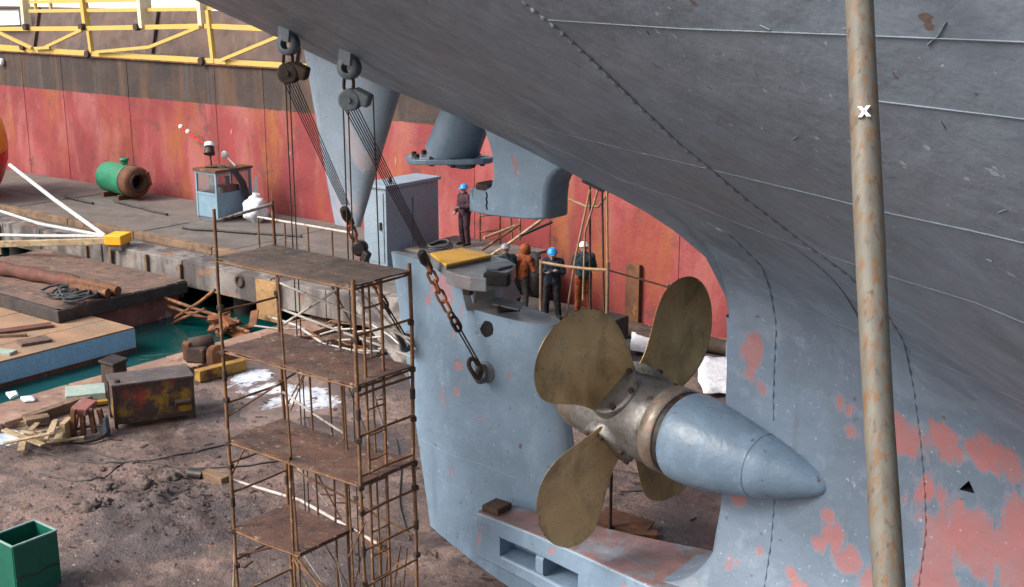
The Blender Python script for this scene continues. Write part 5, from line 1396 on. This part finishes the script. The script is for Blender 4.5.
puddle('puddle', [(-10, 428), (12, 428), (26, 432), (22, 440), (5, 446), (-15, 446)], .05, 'puddle', 'puddle with painted white sheen at the left edge below the crate', 'puddle')
for k, (px, lab) in enumerate((([(6, 394), (16, 392), (19, 396), (10, 400)], 'white scrap on the dock edge nearest the left border'), ([(20, 398), (32, 397), (36, 401), (24, 402)], 'white scrap on the dock edge beside the leftmost scrap'))):
    puddle('plastic_scrap', px, .22, 'white_sheet', lab, 'scrap', .3, .03, 20)
# rusty lumps and yellow beam
q = P(200, 360, Z=.19)
cs_ = thing('rusty_casting', q, 'dark rusty iron casting on the dock edge left of the round topped one', 'casting')
MB().box(q + V((0, 0, .2)), (.5, .62, .4), (0, .05, .5)).build('casting_body', M['rust_dark'], cs_, bevel=.05)
MB().lathe([(-.3, .16), (-.28, .2), (.28, .2), (.3, .16)], q + V((.02, .05, .4)), (.5, .85, .1), 14).build('barrel', M['rust_dark'], cs_)
MB().box(q + V((-.1, -.28, .28)), (.2, .14, .5), (.2, .1, .4)).build('lug', M['rust'], cs_, bevel=.03)
q = P(215, 365, Z=.19)
bo = thing('round_topped_post', q, 'short round topped rusty plate standing on the dock edge', 'post')
pr_ = [V((0, -.2, 0)), V((0, -.2, .32))] + [V((0, -.2 * math.cos(a_), .32 + .2 * math.sin(a_))) for a_ in [math.pi * k / 8 for k in range(1, 8)]] + [V((0, .2, .32)), V((0, .2, 0))]
MB().prism([q + Matrix.Rotation(-.6, 3, 'Z') @ p_ for p_ in pr_], (.14, .08, 0)).build('plate', M['rust'], bo, bevel=.02, fixn=True)
MB().lathe([(-.16, .05), (.2, .05)], q + V((.07, .04, .32)), (.8, .5, 0), 10).build('pin', M['rust_dark'], bo)
q = P(184, 374, Z=.1); tag(blob(q + V((0, 0, .1)), .15, (1.2, 1, .8), .4, 2.0, seed=2).build('scrap_lump', M['rust_dark'], None, o=q), 'small black lump beside the scorched box corner', 'scrap')
o = tag(MB().bar(P(197, 376, Z=.16), P(244, 364, Z=.16), .25, .28).build('yellow_beam', M['yellow_beam'], None, o=P(220, 372, Z=0), bevel=.02), 'worn yellow beam lying by the rusty lumps', 'beam')
# green bin
gb = V((-16.68, 9.33, 0)); gw, gl, gh = .60, .74, .92
bn = thing('green_bin', gb, 'open green steel bin at the lower left corner', 'bin')
for nm, c_, sz in (('side_panel', (gw / 2, 0), (.02, gl)), ('side_panel', (-gw / 2, 0), (.02, gl)), ('side_panel', (0, gl / 2 - .0), (gw - .025, .02)), ('side_panel', (0, -gl / 2), (gw - .025, .02))):
    MB().box((gb.x + c_[0], gb.y + c_[1], gh / 2 + .04), (sz[0], sz[1], gh - .04)).build(nm, M['green_bin'], bn)
MB().box((gb.x, gb.y, .10), (gw - .03, gl - .03, .03)).build('bin_floor', M['green_bin'], bn)
for c_, sz in (((gw / 2, 0), (.035, gl + .035)), ((-gw / 2, 0), (.035, gl + .035)), ((0, gl / 2), (gw - .04, .035)), ((0, -gl / 2), (gw - .04, .035))):
    MB().box((gb.x + c_[0], gb.y + c_[1], gh + .03), (sz[0], sz[1], .025)).build('rim', M['bin_rim'], bn, bevel=.005)
MB().tube([V((gb.x + gw / 2 + .015, gb.y - gl / 2 + gl * i / 10, .40 + .03 * math.sin(i))) for i in range(11)], .012, 6).build('tie_wire', M['cable'], bn)
# cables over the floor
CAB = [([(0, 446), (40, 452), (80, 462), (110, 466), (150, 463), (200, 452), (225, 446)], 'long black cable running across the mud to the scaffold'),
       ([(85, 448), (120, 462), (145, 466), (200, 470), (240, 468), (300, 458)], 'black cable passing the foot of the scaffold'),
       ([(40, 474), (68, 483), (98, 486), (110, 474), (125, 464)], 'cable curling through the mud left of the mound'),
       ([(620, 492), (645, 492), (668, 482), (690, 474)], 'black cable on the floor seen below the shaft boss'),
       ([(612, 470), (640, 476), (660, 470), (700, 478)], 'cable on the floor behind the propeller blades'),
       ([(396, 440), (402, 470), (398, 505), (410, 540)], 'thin cable hanging between scaffold and rudder on the floor')]
for px, lab in CAB:
    q = [P(x, y_, Z=.0) for x, y_ in px]; pts = []
    for a, b in zip(q, q[1:]): pts += [a.lerp(b, t / 6) for t in range(6)]
    pts = smooth(pts + [q[-1]], 6)
    for p_ in pts: p_.z = fz(p_.x, p_.y) + .012
    tag(MB().tube(pts, .018, 6).build('cable', M['cable'], None, o=pts[0]), lab, 'cable')
lg = P(220, 478, Z=0)
tag(MB().bar(P(205, 474, Z=.1), P(226, 482, Z=.1), .22, .2).build('timber_block', M['timber'], None, o=lg, bevel=.02), 'short squared timber behind the left foot of the scaffold', 'timber')
tag(MB().tube([P(205, 476, Z=.1) + V((-.35, -.1, 0)), P(205, 476, Z=.1) + V((-.05, .0, .0))], .11, 12).build('rubber_roll', M['blk_steel'], None, o=P(200, 474, Z=0)), 'black rubber roll behind the left foot of the scaffold', 'roll')
tag(MB().tube([P(232, 480, Z=.04), P(300, 500, Z=.04), P(380, 545, Z=.04)], .03, 8).build('pale_pipe', M['scaf_pale'], None, o=P(232, 480, Z=0)), 'pale pipe lying on the floor through the scaffold foot', 'pipe')
# rusty stand under the boss, sheets and timbers at the far side
sd_ = thing('pipe_stand', P(610, 535, Z=0), 'rusty upright pipe stand behind the sole piece', 'stand')
q = P(610, 533, Z=0); MB().tube([q, q + V((0, 0, 1.35))], .03, 8).build('upright', M['rust_dark'], sd_); MB().box(q + V((.25, .1, .04)), (1.1, .22, .08), (0, 0, .5)).build('foot_bar', M['rust'], sd_, bevel=.01)
MB().box(q + V((.1, .3, .12)), (.9, .5, .05), (.15, .1, .2)).build('plate', M['rust'], sd_)
for k, (px, lab) in enumerate((([(632, 334), (650, 330), (657, 344), (647, 353), (630, 349)], 'white sheeting on the floor between the blades'), ([(698, 372), (706, 360), (730, 362), (744, 376), (738, 394), (700, 394)], 'white sheeting on the floor beside the stern post'))):
    puddle('plastic_sheet', px, .12, 'white_sheet', lab, 'sheet', .25, .10, 28)
for k, (a, b, r_, lab) in enumerate((((610, 326), (745, 352), .22, 'long dark timber lying along the foot of the red hull'), ((690, 340), (760, 350), .18, 'pale brown log at the foot of the red hull by the stern post'), ((640, 334), (700, 352), .16, 'dark timber behind the tall propeller blade'))):
    A, B = P(*a, Z=.22), P(*b, Z=.22)
    tag(MB().tube([A.lerp(B, t / 6) for t in range(7)], [r_ * (1 + .1 * math.sin(t * 2)) for t in range(7)], 9).build('log', M[['rust_dark', 'timber', 'rust_dark'][k]], None, o=V((A.x, A.y, 0))), lab, 'log')
dr = P(726, 366, Z=0); tag(MB().lathe([(0, .3), (.02, .34), (.5, .34), (.52, .3)], dr + V((0, 0, .34)), (.8, .5, 0), 20).build('drum', M['cabin'], None, o=dr), 'blue grey drum lying beside the stern post', 'drum')

# ------------------------------------------------------------------ rubble, clods and flakes: nobody could count them
def rubble(n, gen, mat, name, label):
    m = MB()
    for _ in range(n):
        x, y_, r_ = gen()
        c = V((x, y_, fz(x, y_) + r_ * .25)); vs = []
        for d_ in ((1, 0, 0), (-1, 0, 0), (0, 1, 0), (0, -1, 0), (0, 0, 1), (0, 0, -1), (.6, .6, .5), (-.6, .5, .5)):
            vs.append(c + V(d_) * r_ * random.uniform(.6, 1.25))
        m.add(vs, [(0, 6, 4), (0, 2, 6), (2, 4, 6), (2, 7, 4), (2, 1, 7), (1, 4, 7), (1, 3, 4), (3, 0, 4), (2, 0, 5), (1, 2, 5), (3, 1, 5), (0, 3, 5)])
    return tag(m.build(name, M[mat]), label, 'rubble', kind='stuff')
def g1():
    if random.random() < .6: return random.gauss(-18, 1.3), random.gauss(12.7, .8), random.choice((.012, .016, .02, .025, .03, .05)) * random.uniform(.6, 1.2)
    return random.uniform(-23, -11), random.uniform(9.5, 19), random.uniform(.012, .03)
rubble(1500, g1, 'mud', 'rubble', 'loose mud clods and stones on the dock floor')
def chips(n):
    m = MB(); r7 = random.Random(9)
    for _ in range(n):
        x, y_ = r7.uniform(-23.3, -9.3), r7.uniform(9.5, 21.5)
        L = r7.uniform(.05, .28); m.box((x, y_, fz(x, y_) + .015), (L, r7.uniform(.02, .07), .015), (r7.uniform(-.15, .15), r7.uniform(-.15, .15), r7.uniform(0, 3.1)))
    return tag(m.build('wood_chips', M['rust_dark']), 'small wood splinters littering the dock floor', 'litter', kind='stuff')
chips(140)
rubble(170, lambda: (random.uniform(-22, -9.5), random.uniform(9.5, 22), random.uniform(.008, .018)), 'concrete', 'paint_flakes', 'pale paint flakes scattered on the dock floor')
for k, (px, r_) in enumerate((((170, 484), .17), ((146, 492), .16), ((92, 511), .17), ((108, 496), .11), ((105, 507), .13), ((165, 499), .08))):
    q = P(*px, Z=0); q.z = fz(q.x, q.y)
    lab = ['rounded mud clod right of the mound', 'dark mud clod on top of the mound', 'largest mud clod at the left foot of the mound', 'small clod above the left foot of the mound', 'clod beside the largest mud clod', 'flat little clod right of the mound'][k]
    tag(blob(q + V((0, 0, r_ * .4)), r_, (1.2, 1, .8), .5, 2.2, seed=k * 3).build('mud_clod', M['mud'], None, o=q), lab, 'clod')
